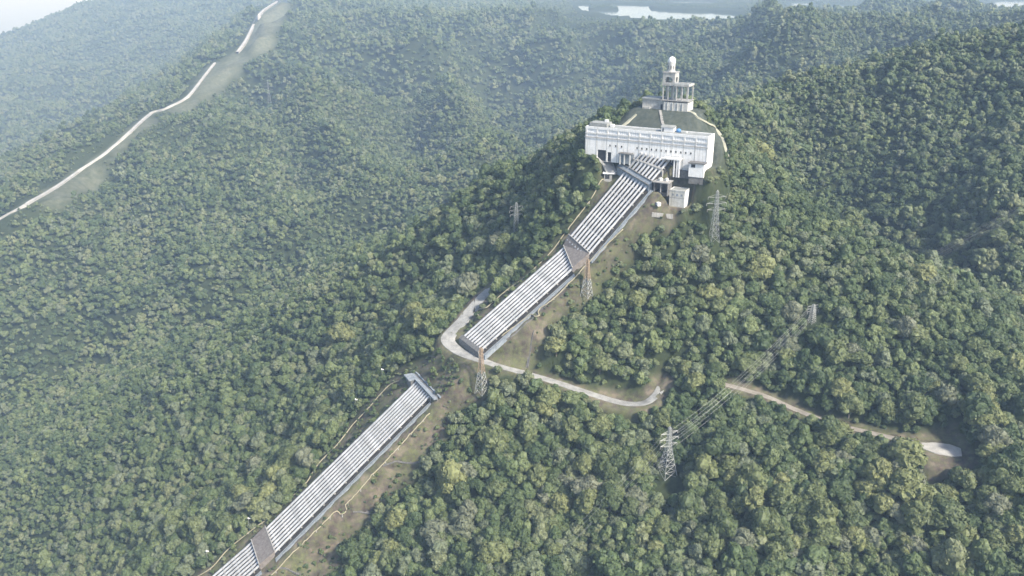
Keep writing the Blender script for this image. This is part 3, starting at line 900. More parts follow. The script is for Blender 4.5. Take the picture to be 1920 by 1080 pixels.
# thin service pipes with expansion loops
def ground(x, y):
    return float(sample(x, y))
def drape(px, lift, step=1.5):
    p = smooth_path([hit(*q) for q in px], step)
    z = sample(p[:, 0], p[:, 1]); z = np.convolve(np.pad(z, 3, mode='edge'), np.ones(7) / 7, 'valid')
    p[:, 2] = np.maximum(z, sample(p[:, 0], p[:, 1])) + lift
    return p
SERV = {
 'left of the upper pipes': [(1132, 338), (1110, 372), (1080, 412), (1050, 452), (1020, 488), (985, 520), (950, 546), (925, 568), (910, 580), (898, 582), (894, 590), (898, 598)],
 'right of the upper pipes with a bent loop': [(1168, 432), (1140, 458), (1105, 494), (1070, 530), (1030, 568), (1012, 581), (1009, 588), (1011, 595), (1003, 598), (996, 591), (975, 606), (940, 633), (925, 646), (908, 648), (896, 662)],
 'left of the lower pipes along the forest edge': [(748, 716), (730, 724), (710, 745), (690, 768), (660, 800), (630, 838), (600, 868), (585, 890), (570, 912), (520, 958), (480, 990), (430, 1030), (395, 1068), (350, 1095)],
 'right of the lower pipes with a bent loop': [(806, 777), (780, 805), (740, 850), (700, 890), (665, 930), (648, 948), (650, 957), (646, 969), (638, 969), (632, 960), (610, 980), (575, 1015), (540, 1048), (510, 1080), (480, 1108)]}
for where, px in SERV.items():
    p = drape(px, 0.75)
    o = empty('service_pipe', p[0] - UP * 0.75, label='thin ochre service pipe %s' % where, cat='pipe', group='ochre service pipes')
    MB().tube(p - (p[0] - UP * 0.75), 0.36, 7).build('pipe_run', M['yellow'], o, smooth=True)
    for j in range(4, len(p) - 2, 7):
        MB().box(p[j] - UP * 2.4 - (p[0] - UP * 0.75), V(0.3, 0, 0), V(0, 0.3, 0), UP * 2.2).build('support', M['concrete'], o)
# drainage gutters
for nm, px in {'between hairpin road and upper forest edge': [(925, 652), (960, 628), (1000, 595), (1035, 562), (1060, 540)], 'short and upright in the brown clearing': [(1000, 618), (994, 650), (988, 690)],
               'crossing the clearing by the lower pipes': [(718, 872), (760, 867), (806, 862)], 'short and level beside the lower bent loop': [(662, 958), (682, 959), (706, 960)],
               'low down beside the lowest anchor block': [(520, 1064), (550, 1072), (580, 1083)]}.items():
    p = drape(px, 0.12); t_ = np.gradient(p, axis=0)
    m = MB(); n = len(p); nr = np.stack([-t_[:, 1], t_[:, 0], 0 * t_[:, 0]], 1); nr /= np.linalg.norm(nr, axis=1, keepdims=True) + 1e-9
    rows = [p - nr * 0.7 - UP, p - nr * 0.7 + UP * .15, p - nr * 0.45 + UP * .15, p - nr * .4 - UP * .25, p + nr * .4 - UP * .25, p + nr * 0.45 + UP * .15, p + nr * .7 + UP * .15, p + nr * .7 - UP]
    m.add(np.concatenate(rows), [(r * n + i, (r + 1) * n + i, (r + 1) * n + i + 1, r * n + i + 1) for r in range(7) for i in range(n - 1)])
    tag(m.build('drain_gutter', M['dark_concrete']), 'dark concrete drain gutter, %s' % nm, 'gutter', 'drain gutters')

# ------------------------------------------------------------------ valve house
def holed_wall(x0, x1, z0, z1, holes, y0, y1):
    """slab in the x-z plane, front at y0, with rectangular openings (xa, xb, za, zb) through to y1"""
    xs = sorted({x0, x1, *[h[0] for h in holes], *[h[1] for h in holes]}); zs = sorted({z0, z1, *[h[2] for h in holes], *[h[3] for h in holes]})
    vid = {}; vs_ = []; fs_ = []
    def vt(x, y, z):
        k = (round(x, 4), round(y, 4), round(z, 4))
        if k not in vid: vid[k] = len(vs_); vs_.append(k)
        return vid[k]
    def solid(i, j):
        if i < 0 or j < 0 or i >= len(xs) - 1 or j >= len(zs) - 1: return False
        cx, cz = (xs[i] + xs[i + 1]) / 2, (zs[j] + zs[j + 1]) / 2
        return not any(h[0] < cx < h[1] and h[2] < cz < h[3] for h in holes)
    for i in range(len(xs) - 1):
        for j in range(len(zs) - 1):
            if not solid(i, j): continue
            a, b, c, d = xs[i], xs[i + 1], zs[j], zs[j + 1]
            fs_.append((vt(a, y0, c), vt(b, y0, c), vt(b, y0, d), vt(a, y0, d)))
            fs_.append((vt(a, y1, d), vt(b, y1, d), vt(b, y1, c), vt(a, y1, c)))
            if not solid(i - 1, j): fs_.append((vt(a, y1, c), vt(a, y0, c), vt(a, y0, d), vt(a, y1, d)))
            if not solid(i + 1, j): fs_.append((vt(b, y0, c), vt(b, y1, c), vt(b, y1, d), vt(b, y0, d)))
            if not solid(i, j - 1): fs_.append((vt(a, y1, c), vt(b, y1, c), vt(b, y0, c), vt(a, y0, c)))
            if not solid(i, j + 1): fs_.append((vt(a, y0, d), vt(b, y0, d), vt(b, y1, d), vt(a, y1, d)))
    return MB().add(vs_, fs_)
ROT = math.atan2(E1[1], E1[0])
def B(name, mat, parent, *box):
    return MB().aabox(*box).build(name, M[mat], parent)
vh = empty('valve_house', FAC_A, ROT, label='long white three-band valve house at the head of the pipes', cat='building')
L_, Hh, D_ = FAC_LEN, FAC_H, FAC_D
def fx(px): return (px - 1094.4) / (1318 - 1094.4) * L_
wins = [fx(1142), fx(1152.8), fx(1164)] + [fx(1192.8 + 8.75 * k) for k in range(12)]
bays = [0.6 + k * (L_ - 1.2) / 11 for k in range(12)]
holes = [(w - 0.55, w + 0.55, 6.2, 7.4) for w in wins]
for k in range(11):
    holes += [(bays[k] + 0.7, bays[k + 1] - 0.7, Hh - 3.0, Hh - 1.0), (bays[k] + 0.7, bays[k + 1] - 0.7, Hh - 5.8, Hh - 4.2)]
doors = [(fx(1119), fx(1135), -3.9, 3.4), (fx(1138), fx(1145), -3.9, 2.4), (fx(1246), fx(1266), -3.9, 2.9)]
holes += doors
holed_wall(0, L_, -4, Hh, holes, 0, 0.55).build('front_wall', M['white'], vh)
B('main_block', 'white', vh, 0.0, L_, 0.553, D_, -4, Hh - 0.25)
for w in wins:
    p_ = B('window', 'glass', vh, w - 0.56, w + 0.56, 0.40, 0.552, 6.19, 7.41)
    B('window_sill', 'concrete', p_, w - 0.7, w + 0.7, -0.15, 0.2, 6.02, 6.19)
for k in range(11):
    for z0, z1 in ((Hh - 3.0, Hh - 1.0), (Hh - 5.8, Hh - 4.2)):
        xa, xb = bays[k] + 0.7, bays[k + 1] - 0.7
        p_ = B('window_band', 'pane', vh, xa - .01, xb + .01, 0.32, 0.55, z0 - .01, z1 + .01)
        for j in range(1, 4):
            xm = lerp(xa, xb, j / 4); B('mullion', 'white', p_, xm - 0.09, xm + 0.09, 0.18, 0.32, z0, z1)
    if k in (0, 3, 6, 9): pass
for b_ in bays:
    B('pilaster', 'offwhite', vh, b_ - 0.16, b_ + 0.16, -0.1, -0.003, -3.9, Hh - 0.6)
B('ledge', 'concrete', vh, -0.3, L_ + 0.3, -0.45, -0.225, Hh - 6.5, Hh - 6.1)
B('ledge', 'offwhite', vh, -0.2, L_ + 0.2, -0.34, -0.224, Hh - 3.75, Hh - 3.5)
for d in doors:
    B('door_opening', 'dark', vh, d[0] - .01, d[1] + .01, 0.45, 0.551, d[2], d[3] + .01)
B('roof', 'roof', vh, 0.5, L_ - 0.5, 0.9, D_ - 0.4, Hh - 0.248, Hh + 0.1)
for bx_ in ((0, L_, 0.002, 0.5, Hh + .002, Hh + 0.55), (0, L_, D_ - 0.4, D_, Hh - .245, Hh + 0.55), (0, 0.5, 0.5, D_ - .4, Hh - .245, Hh + 0.55), (L_ - .5, L_, 0.5, D_ - .4, Hh - .245, Hh + .55)):
    B('parapet', 'white', vh, *bx_)
B('roof_deck', 'roof', vh, 1.5, 13.5, 3.2, D_ - 1, Hh + 0.102, Hh + 2.6)
for x_, y_ in ((9.5, 9), (14.8, 6)):
    B('roof_box', 'white', vh, x_, x_ + 2.2, y_, y_ + 2.0, Hh + (2.602 if x_ < 13 else 0.102), Hh + (4.0 if x_ < 13 else 1.9))
# canopy with piers at the middle of the facade
cv = B('canopy', 'dark_concrete', vh, fx(1163), fx(1187), -4.2, -0.23, 3.0, 3.5)
for x_ in (fx(1166), fx(1174), fx(1184)):
    B('canopy_post', 'offwhite', cv, x_ - .35, x_ + .35, -3.9, -3.2, -3.9, 2.997)
B('wall_panel', 'blue_grey', vh, fx(1160), fx(1188), -0.32, -0.225, -3.9, 2.6)  # blue-grey sheet in place of the recesses below the canopy
# canopy and bays right of the pipes
cv = B('canopy', 'white', vh, fx(1246), fx(1276), -5.6, -0.63, 2.7, 3.6)
for x_ in (fx(1266), fx(1271), fx(1276) - .5):
    B('canopy_post', 'white', cv, x_ - .4, x_ + .4, -5.2, -4.4, -8, 2.697)
B('recess_shade_wall', 'dark_concrete', vh, fx(1246), L_, -1.2, -0.63, -9, -4.0)  # lower wall coloured dark to paint the shaded recess behind the columns
po = B('porch', 'white', vh, fx(1292), L_ + .002, -5.5, -0.64, -6.5, 1.8)
B('porch_roof', 'dark_concrete', po, fx(1291), L_ + 0.6, -6.2, -0.7, 1.803, 2.5)  # dark colour paints the shadow band under the roof edge
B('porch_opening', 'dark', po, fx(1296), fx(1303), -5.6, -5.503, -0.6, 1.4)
B('porch_base', 'dark_concrete', po, fx(1293), L_ - 0.2, -5.2, -0.65, -11, -6.503)

# hut and tank on the roof
hut_o = FAC_A + E1 * fx(1229) - EN * 6.5 + UP * (Hh + 0.105)
hut = empty('roof_hut', hut_o, ROT, label='small white hut with pitched grey roof standing on the valve house roof', cat='hut')
B('wall', 'white', hut, 0, 8.2, 0, 4.2, 0, 3.0)
MB().add([(-.4, -.5, 3.0), (8.6, -.5, 3.0), (8.6, 4.7, 3.0), (-.4, 4.7, 3.0), (-.4, 2.1, 4.2), (8.6, 2.1, 4.2)], [(0, 1, 5, 4), (2, 3, 4, 5), (0, 4, 3), (1, 2, 5), (3, 2, 1, 0)]).build('roof', M['roof'], hut)
B('door', 'glass', hut, 0.7, 1.6, -0.06, -0.003, 0, 2.1)
tk = empty('water_tank', hut_o + E1 * 10.6 - EN * 2.2, ROT, label='blue water tank beside the hut on the valve house roof', cat='tank')
MB().lathe((0, 0, 0), [(1.5, 0), (1.55, 1.6), (1.4, 1.9), (0.5, 2.2), (0.4, 2.3)], 18).build('tank_shell', M['blue'], tk, True)
MB().lathe((0, 0, 2.302), [(0.42, 0), (0.42, 0.15)], 12).build('lid', M['blue'], tk)
B('base', 'offwhite', empty('roof_plinth', hut_o + E1 * 13 - EN * 0.8, ROT, label='low pale box right of the blue tank on the valve house roof', cat='box'), 0, 3.4, 0, 2, 0, 1.1)

# ------------------------------------------------------------------ tower building on the mound
tw = empty('tower_building', TOW - E1 * 17 - EN * 1.5, ROT, label='white tower building with dome and open concrete frame on the mound', cat='tower')
def T_(name, mat, *b, parent=None): return B(name, mat, parent or tw, *b)
T_('left_block', 'tower', 0, 13.2, 2, 12, -4, 6.2)
T_('left_roof', 'roof', -0.5, 13.2, 1.2, 13, 6.203, 7.3)
T_('left_plinth', 'tower', 0.6, 6.0, 0.2, 1.99, -4, 1.2)
T_('right_block', 'offwhite', 16.0, 33.0, 0, 12, -4, 5.6)
T_('link_wall', 'tower', 13.203, 15.997, 1.2, 11, -4, 6.4)
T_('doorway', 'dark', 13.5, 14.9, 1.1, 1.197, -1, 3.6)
T_('deck', 'concrete', 14.2, 33.3, -0.3, 12.2, 6.403, 6.9)
# stair up the mound into the tower
# open frame at the right
for x_ in (24.3, 28.3, 32.3):
    for y_ in (0.4, 11.2):
        T_('column', 'tower', x_ - .36, x_ + .36, y_ - .36, y_ + .36, 6.903, 16.4)
for y_ in (0.4, 11.2):
    T_('frame_beam', 'tower', 22.6, 33.0, y_ - .6, y_ + .6, 16.403, 17.8)
T_('frame_beam', 'tower', 31.7, 33.0, 1.003, 10.597, 16.403, 17.8)
T_('frame_floor', 'concrete', 22.6, 31.69, 1.003, 10.597, 16.5, 17.0)
T_('railing', 'offwhite', 22.8, 32.9, -.1, .1, 17.803, 18.9)
# tower shaft
tx0, tx1, ty0, ty1 = 14.0, 22.5, 1.0, 9.5
for x_ in (tx0 + .6, (tx0 + tx1) / 2, tx1 - .6):
    for y_ in (ty0 + .6, ty1 - .6):
        T_('shaft_column', 'tower', x_ - .42, x_ + .42, y_ - .42, y_ + .42, 6.904, 16.4)
T_('shaft_floor', 'tower', tx0 - .2, tx1 + .09, ty0 - .2, ty1 + .2, 16.404, 17.9)
up = holed_wall(tx0, tx1, 17.903, 24.6, [(tx0 + 1.6, tx1 - 1.6, 18.4, 22.2)], ty0, ty0 + 0.8)
up.build('belfry_wall', M['tower'], tw)
holed_wall(tx0, tx1, 17.903, 24.6, [(tx0 + 1.6, tx1 - 1.6, 18.4, 22.2)], ty1 - .8, ty1).build('belfry_wall', M['tower'], tw)
for xx_ in (tx0, tx1 - .8):
    wl = holed_wall(ty0 + .803, ty1 - .803, 17.903, 24.6, [(ty0 + 2.2, ty1 - 2.2, 18.4, 21.8)], 0, 0.8)
    wl.v = [(xx_ + b_, a_, c_) for a_, b_, c_ in wl.v]
    wl.build('belfry_wall', M['tower'], tw)
m = MB(); cx_, zz_ = (tx0 + tx1) / 2, 22.2                      # arch head of the opening
arc = [(cx_ + 2.65 * cos(a_), 19.9 + 2.3 * sin(a_)) for a_ in np.linspace(0, pi, 13)]
vs_ = []
for y_ in (ty0 + 0.1, ty0 + 0.7):
    vs_ += [(x_, y_, z_) for x_, z_ in arc] + [(x_, y_, 22.205) for x_, z_ in arc]
fs_ = []
for i in range(12):
    fs_ += [(i, i + 1, 13 + i + 1, 13 + i), (26 + i, 39 + i, 39 + i + 1, 26 + i + 1), (i, 26 + i, 26 + i + 1, i + 1)]
m.add(vs_, fs_).build('arch', M['tower'], tw)
T_('cornice', 'concrete', tx0 - .35, tx1 + .35, ty0 - .35, ty1 + .35, 24.603, 25.3)
cx_, cy_ = (tx0 + tx1) / 2, (ty0 + ty1) / 2
dm = MB().lathe((cx_, cy_, 25.303), [(2.8, 0), (2.8, 0.5), (2.5, 0.55), (2.5, 5.3), (2.68, 5.35), (2.68, 5.9)], 24).build('lantern_drum', M['offwhite'], tw)
for k in range(8):
    a_ = k * pi / 4 + .2
    MB().box((cx_ + 2.5 * cos(a_), cy_ + 2.5 * sin(a_), 26.9), (-.4 * sin(a_), .4 * cos(a_), 0), (.06 * cos(a_), .06 * sin(a_), 0), UP * 2.6).build('slit_window', M['dark_concrete'], dm)
MB().lathe((cx_, cy_, 31.21), [(2.6, 0), (2.62, 0.9), (2.45, 1.9), (1.95, 2.9), (1.2, 3.6), (0.4, 3.95), (0.1, 4.0)], 24).build('dome', M['white'], tw, True)
for x_ in (18.5, 22.0, 25.5, 29.0):
    T_('buttress', 'offwhite', x_, x_ + .5, -.35, -.003, -3.5, 5.3)

# stair up the mound
s0 = FAC_A + E1 * fx(1238) - EN * (FAC_D + 0.3) ; s1 = TOW - E1 * 2.6 + EN * 1.0
s0[2] = ground(*s0[:2]) + .3; s1[2] = ground(*s1[:2]) + .3
o = empty('mound_stair', s0, label='straight concrete stair climbing the mound to the tower building', cat='stair')
d_ = s1 - s0; sd = unit(np.cross(d_, UP)); nst = 26
for k in range(nst):
    c_ = d_ * (k + .5) / nst; hz_ = ground(*(s0 + c_)[:2])
    c_[2] = hz_ - s0[2] - 0.5
    MB().box(c_, sd * 0.9, V(d_[0], d_[1], 0) * (0.5 / nst), UP * 0.95).build('step', M['concrete'], o)
# pale footpath down the right side of the mound and round the apron
pth = drape([(1288, 208), (1305, 216), (1322, 228), (1340, 238), (1350, 254), (1358, 274), (1364, 296)], 0.0)
ribbon('footpath', pth, 2.6, plain('pale_path', (0.27, 0.27, 0.20), (0.40, 0.39, 0.31), 0.2, 0.95), 0.2, 1.2)
pth = drape([(1192, 214), (1180, 226), (1165, 238), (1155, 246)], 0.0)
ribbon('footpath', pth, 2.6, bpy.data.materials['pale_path'], 0.2, 1.2)

# ------------------------------------------------------------------ yard, small buildings
ribbon('yard', YARD, np.interp(np.arange(len(YARD)), [0, len(YARD) * .35, len(YARD)], [13, 8, 6.0]), M['yard'], 0.22, 1.2)
hs = empty('pump_house', HOUSE - E1 * 4.9, ROT, label='square two-storey pale house right of the pipes below the valve house', cat='house')
B('wall', 'offwhite', hs, 0, 9.8, 0, 8.5, -3, 10.0)
B('sunlit_side_face', 'white', hs, 9.803, 9.95, 0.05, 8.45, -3, 9.95)  # whiter sheet over the right wall, painting its sunlit look
B('roof', 'roof', hs, 0.35, 9.6, 0.35, 8.15, 10.003, 10.15)
for b_ in ((-.15, 10.1, -.15, .347, 10.004, 10.7), (-.15, 10.1, 8.153, 8.65, 10.004, 10.7), (-.15, .347, .35, 8.15, 10.004, 10.7), (9.603, 10.1, .35, 8.15, 10.004, 10.7)):
    B('parapet', 'offwhite', hs, *b_)
B('band', 'concrete', hs, -.1, 9.9, -.12, -.003, 5.6, 5.95)
for x_ in (1.6, 4.4, 7.2):
    for z_ in (7.0,):
        p_ = B('window', 'blue_grey', hs, x_, x_ + 1.2, -.05, -.003, z_, z_ + 1.3)
        B('window_sill', 'concrete', p_, x_ - .1, x_ + 1.3, -.16, -.053, z_ - .15, z_ - .002)
sh = empty('open_shed', SHED - E1 * 4.6, ROT, label='dark open-fronted concrete shed left of the square pale house', cat='shed')
B('back_wall', 'dark_concrete', sh, 0, 9.2, 7.5, 8, -2, 6.0)
for x_ in (0, 8.7):
    B('side_wall', 'dark_concrete', sh, x_, x_ + .5, 0.2, 7.497, -2, 6.0)
B('post', 'concrete', sh, 4.3, 4.8, 0.3, 0.8, -2, 6.0)
B('floor', 'dark', sh, 0.5, 8.7, 0.2, 7.49, -2, 0.1)  # near-black floor paints the dark interior of the shed
B('roof_slab', 'concrete', sh, -0.6, 9.8, -0.6, 8.4, 6.003, 6.6)
for k, (x_, y_) in enumerate(((3.0, 4.0), (6.6, 5.0))):
    o = empty('round_tank', SHED - E1 * 4.6 + E1 * x_ - EN * y_ + UP * 6.603, ROT, label='%s squat pale tank on the roof of the open shed' % ('left', 'right')[k], cat='tank', group='squat tanks')
    MB().lathe((0, 0, 0), [(1.5 - .3 * k, 0), (1.5 - .3 * k, 1.5), (0.3, 2.0)], 16).build('tank_shell', M['offwhite'], o)
    MB().lathe((0, 0, 2.003), [(0.35, 0), (0.35, 0.2)], 10).build('lid', M['concrete'], o)
hd = empty('gate_hut', HUTD - E1 * 3.4, ROT + 0.35, label='flat-roofed white hut at the lower end of the yard', cat='hut')
B('wall', 'concrete', hd, 0.8, 6.0, 0.8, 4.6, -2.5, 2.8)
B('opening', 'dark', hd, 1.6, 4.4, 0.72, 0.797, -0.6, 2.0)  # dark panel on the solid wall, painting the shade under the roof
B('roof_slab', 'white', hd, 0, 7.6, 0, 5.4, 2.803, 3.4)
B('roof_slab', 'white', hd, 3.0, 9.4, 3.6, 7.6, 3.403, 3.9)
B('annex_wall', 'concrete', hd, 6.1, 8.8, 4.0, 7.0, -2.5, 3.4)

def vehicle(name, pos, rz, Lv, Wv, Hv, label, box):
    o = empty(name, pos, rz, label=label, cat='van' if box else 'car')
    prof = [(-Lv / 2, .35), (Lv / 2, .35), (Lv / 2, Hv * .5), (Lv * .36, Hv * .55), (Lv * .26, Hv), (-Lv / 2 + (.05 if box else .5), Hv), (-Lv / 2, Hv * (.95 if box else .55))]
    n = len(prof); vs_ = [(x, -Wv / 2, z) for x, z in prof] + [(x, Wv / 2, z) for x, z in prof]
    MB().add(vs_, [tuple(range(n)), tuple(range(2 * n - 1, n - 1, -1))] + [(i + n, (i + 1) % n + n, (i + 1) % n, i) for i in range(n)]).build('body', M['carpaint'], o)
    MB().add([(Lv * .362, -Wv * .44, Hv * .58), (Lv * .362, Wv * .44, Hv * .58), (Lv * .272, Wv * .42, Hv * .95), (Lv * .272, -Wv * .42, Hv * .95)], [(0, 1, 2, 3)]).build('windscreen', M['glass'], o)
    for sy in (-1, 1):
        MB().box((Lv * .14, sy * (Wv / 2 + .012), Hv * .6), (Lv * .09, 0, 0), (0, .01, 0), (0, 0, Hv * .28)).build('side_window', M['glass'], o)
        for sx in (-.3, .3):
            MB().tube([(Lv * sx, sy * (Wv / 2 - .2), .36), (Lv * sx, sy * (Wv / 2 + .03), .36)], .36, 14).build('wheel', M['rubber'], o)
    return o
vehicle('parked_van', VAN + UP * .1, ROT + 2.3, 5.2, 2.1, 2.4, 'white van parked between the pipes and the square pale house', True)
vehicle('parked_car', CAR + UP * .3, ROT + 0.4, 4.3, 1.8, 1.5, 'white car parked by the dark doors at the left end of the valve house', False)
# low wall below the square house
lw = [hit(1222, 402), hit(1262, 406)]
o = empty('retaining_wall', lw[0], label='low pale retaining wall below the square house', cat='wall')
MB().box((lw[1] - lw[0]) / 2 - UP * 1.5, (lw[1] - lw[0]) / 2, unit(np.cross(lw[1] - lw[0], UP)) * .3, UP * 2.9).build('wall_panel', M['concrete'], o)

# ------------------------------------------------------------------ pylons, wires, lamps
ARMS = {}
def pylon(key, base, h, half, rz, label, top_mat='steel', low_mat='steel', arms=((.62, .15), (.74, .17), (.86, .15)), split=0.45, th=1.0):
    o = empty('transmission_pylon', base - UP * .5, rz, label=label, cat='pylon', group='lattice pylons')
    waist = 0.60
    def hw(t):
        return half * (1 - t / waist) + 1.15 * (t / waist) if t < waist else 1.15 - 0.6 * (t - waist) / (1 - waist)
    def cor(t, k):
        a_ = hw(t); return V((a_, a_, -a_, -a_)[k], (a_, -a_, -a_, a_)[k], t * h)
    for k in range(4):
        for t0, t1, mt in ((0, split, low_mat), (split, 0.97, top_mat)):
            pts = [cor(t, k) for t in np.linspace(t0, t1, 4)]
            MB().tube(pts, 0.22 * th, 4).build('leg', M[mt], o)
    lev = [0, .13, .25, .36, .46, .55, .62, .68, .74, .80, .86, .92, .97]
    for part_, mt in ((0, low_mat), (1, top_mat)):
        m = MB()
        for i in range(len(lev) - 1):
            t0, t1 = lev[i], lev[i + 1]
            if (lev[i] + lev[i + 1]) / 2 < split and part_ == 1 or (lev[i] + lev[i + 1]) / 2 >= split and part_ == 0: continue
            for k in range(4):
                k2 = (k + 1) % 4
                m.bar(cor(t0, k), cor(t1, k2), .115 * th); m.bar(cor(t0, k2), cor(t1, k), .115 * th); m.bar(cor(t1, k), cor(t1, k2), .115 * th)
        tag(m.build('bracing', M[mt], o), kind='stuff')
    tips = []
    for t, ln in arms:
        for sx in (-1, 1):
            tip = V(sx * (ln * h + .85), 0, t * h + .4)
            m = MB()
            for y_ in (-1, 1):
                m.bar(V(sx * hw(t), y_ * hw(t), t * h), tip, .11 * th)
            m.bar(V(sx * hw(t), 0, t * h + .055 * h), tip, .11 * th)
            for q in (.35, .65):
                m.bar(lerp(V(sx * hw(t), hw(t), t * h), tip, q), lerp(V(sx * hw(t), -hw(t), t * h), tip, q), .07)
            am = m.build('cross_arm', M[top_mat], o)
            MB().tube([tip, tip - UP * 1.5], [.12, .14], 6).build('insulator', M['concrete'], am)
            tips.append(tip - UP * 1.5)
    m = MB()
    for k in range(4): m.bar(cor(.97, k), V(0, 0, h), .1)
    m.build('peak', M[top_mat], o)
    c_, s_ = cos(rz), sin(rz)
    ARMS[key] = [base - UP * .5 + V(q[0] * c_ - q[1] * s_, q[0] * s_ + q[1] * c_, q[2]) for q in tips]
    return o
pylon('near', PYL['near'], 31, 4.2, 0.45, 'grey lattice pylon rising from the near forest right of centre')
pylon('upper', PYL['upper'], 33, 2.6, 0.2, 'slender pale lattice pylon in the trees below the pump house', th=.7)
pylon('pipes', PYL['pipes'], 25, 2.8, 0.9, 'lattice pylon with orange upper half beside the upper pipes', 'orange', 'steel', arms=((.8, .05), (.88, .06)))
pylon('road', PYL['road'], 31, 3.0, 0.9, 'lattice pylon with orange top standing below the hairpin road', 'orange', 'steel', arms=((.82, .04), (.9, .05)))
pylon('ridge', PYL['ridge'], 12, 1.8, 0.45, 'small lattice pylon on the wooded ridge at the right', th=.55, arms=((.62, .3), (.76, .34), (.9, .3)))
pylon('flank', PYL['flank'], 24, 1.8, 0.3, 'faint lattice pylon on the forest slope left of the upper pipes', th=.45)
pylon('far', PYL['far'], 56, 4.0, 0.2, 'tiny distant lattice pylon on the big sunlit slope at upper left', th=.6)
OUT = hit(1905, 470); OUTD = P(800, 1330, 470)
OUT = OUT + UP * 26; 
def cable(p, q, sag, n=24, rad=0.034):
    pts = [lerp(p, q, t) - UP * sag * 4 * t * (1 - t) for t in np.linspace(0, 1, n)]
    m = MB().tube([x - p for x in pts], rad, 4)
    o = m.build('power_cable', M['wire']); o.location = p
    return o
WN = ['lower left', 'lower right', 'middle left', 'middle right', 'top left', 'top right']
for i in range(6):
    tag(cable(ARMS['near'][i], ARMS['ridge'][i], 5.0), 'power cable from near pylon to ridge pylon, %s arm' % WN[i], 'cable', 'power cables')
    off = ARMS['ridge'][i] - PYL['ridge']
    tag(cable(ARMS['ridge'][i], OUT + off * V(1.6, 1.6, .9), 4.0, rad=0.018), 'power cable from ridge pylon towards the right hill, %s arm' % WN[i], 'cable', 'power cables')
    off = ARMS['near'][i] - PYL['near']
    tag(cable(ARMS['near'][i], OUTD + off, 5.0), 'power cable from near pylon towards the bottom edge, %s arm' % WN[i], 'cable', 'power cables')
for nm, px in {'nearest the grey portal': (717, 716), 'second from the portal': (668, 772), 'halfway down the lower pipes': (573, 888), 'beside the lowest anchor block': (468, 995), 'nearest the bottom edge': (390, 1056)}.items():
    p = hit(*px)
    o = empty('lamp_post', p, rng.uniform(-.3, .3), label='white lamp post at the forest edge left of the pipes, %s' % nm, cat='lamp post', group='lamp posts along the lower pipes')
    MB().tube([(0, 0, -1), (0, 0, 8.6), (0.3, 0, 9.0)], [.16, .11, .09], 8).build('pole', M['steel'], o)
    MB().box((0.75, 0, 8.9), (.75, 0, 0), (0, .35, 0), UP * .35).build('lamp_head', M['white'], o)
    MB().lathe((0.0, 0, 9.0), [(.3, 0), (.45, .4), (.3, .8)], 10).build('lamp_globe', M['white'], o)
#STRUCT_END

# ------------------------------------------------------------------ trees
import bmesh
def ico(sub):
    b = bmesh.new(); bmesh.ops.create_icosphere(b, subdivisions=sub, radius=1.0)
    b.verts.ensure_lookup_table()
    v = np.array([p.co[:] for p in b.verts]); f = np.array([[q.index for q in p.verts] for p in b.faces])
    b.free(); return v, f
ICO = {k: ico(k) for k in (1, 2)}

def crown_mesh(name, mat, r, n_blob, sub, n_card, card, style, seed):
    """crown of leaf clumps: r crown radius, base of crown near z = 0.45 r ... origin at the ground"""
    g = np.random.default_rng(seed)
    bv, bf = ICO[sub]
    zc = {'dome': 0.95, 'round': 1.05, 'tall': 1.25}[style] * r
    flat = {'dome': 0.52, 'round': 0.78, 'tall': 1.1}[style]
    vs_, fs_, sm = [], [], []
    off = 0
    cents = []
    for k in range(n_blob):
        if k == 0:
            c = V(0, 0, 0); br = 0.62 * r
        else:
            ph = k * 2.39996 + g.normal(0, 0.35)
            el = g.uniform(-0.25, 1.0) * pi / 2
            rad = g.uniform(0.50, 0.78) * r
            c = V(cos(ph) * cos(el) * rad, sin(ph) * cos(el) * rad, sin(el) * rad * flat)
            br = g.uniform(0.26, 0.46) * r
        cents.append((c, br))
        disp = 1 + 0.34 * np.sin(bv @ g.normal(0, 2.4, 3) + g.uniform(0, 6)) * np.sin(bv @ g.normal(0, 3.2, 3) + g.uniform(0, 6)) + g.normal(0, 0.10, len(bv))
        q = bv * disp[:, None] * br * V(1, 1, 0.82 if style != 'tall' else 1.0) + c + V(0, 0, zc)
        vs_.append(q); fs_.append(bf + off); off += len(bv)
    v = np.concatenate(vs_); f = np.concatenate(fs_)
    # loose leaf clusters standing off the clumps
    cv = []
    for i in range(n_card):
        c, br = cents[g.integers(len(cents))]
        d = unit(g.normal(0, 1, 3)); d[2] = abs(d[2]) if g.random() < 0.75 else d[2]
        p = c + d * br * g.uniform(0.95, 1.28) * V(1, 1, 0.85) + V(0, 0, zc)
        nrm = unit(d + g.normal(0, 0.45, 3))
        a = unit(np.cross(nrm, g.normal(0, 1, 3))); b_ = np.cross(nrm, a)
        s_ = card * g.uniform(0.6, 1.4)
        cv += [p + a * s_, p + b_ * s_ * 0.7, p - a * s_, p - b_ * s_ * 0.7]
    cq = np.arange(len(cv)).reshape(-1, 4) + len(v)
    m = bpy.data.meshes.new(name)
    m.from_pydata(np.concatenate([v, np.array(cv)]).tolist() if len(cv) else v.tolist(), [], f.tolist() + cq.tolist())
    m.materials.append(mat)
    sm = np.zeros(len(m.polygons), bool)
    m.polygons.foreach_set('use_smooth', sm)
    m.update()
    return m

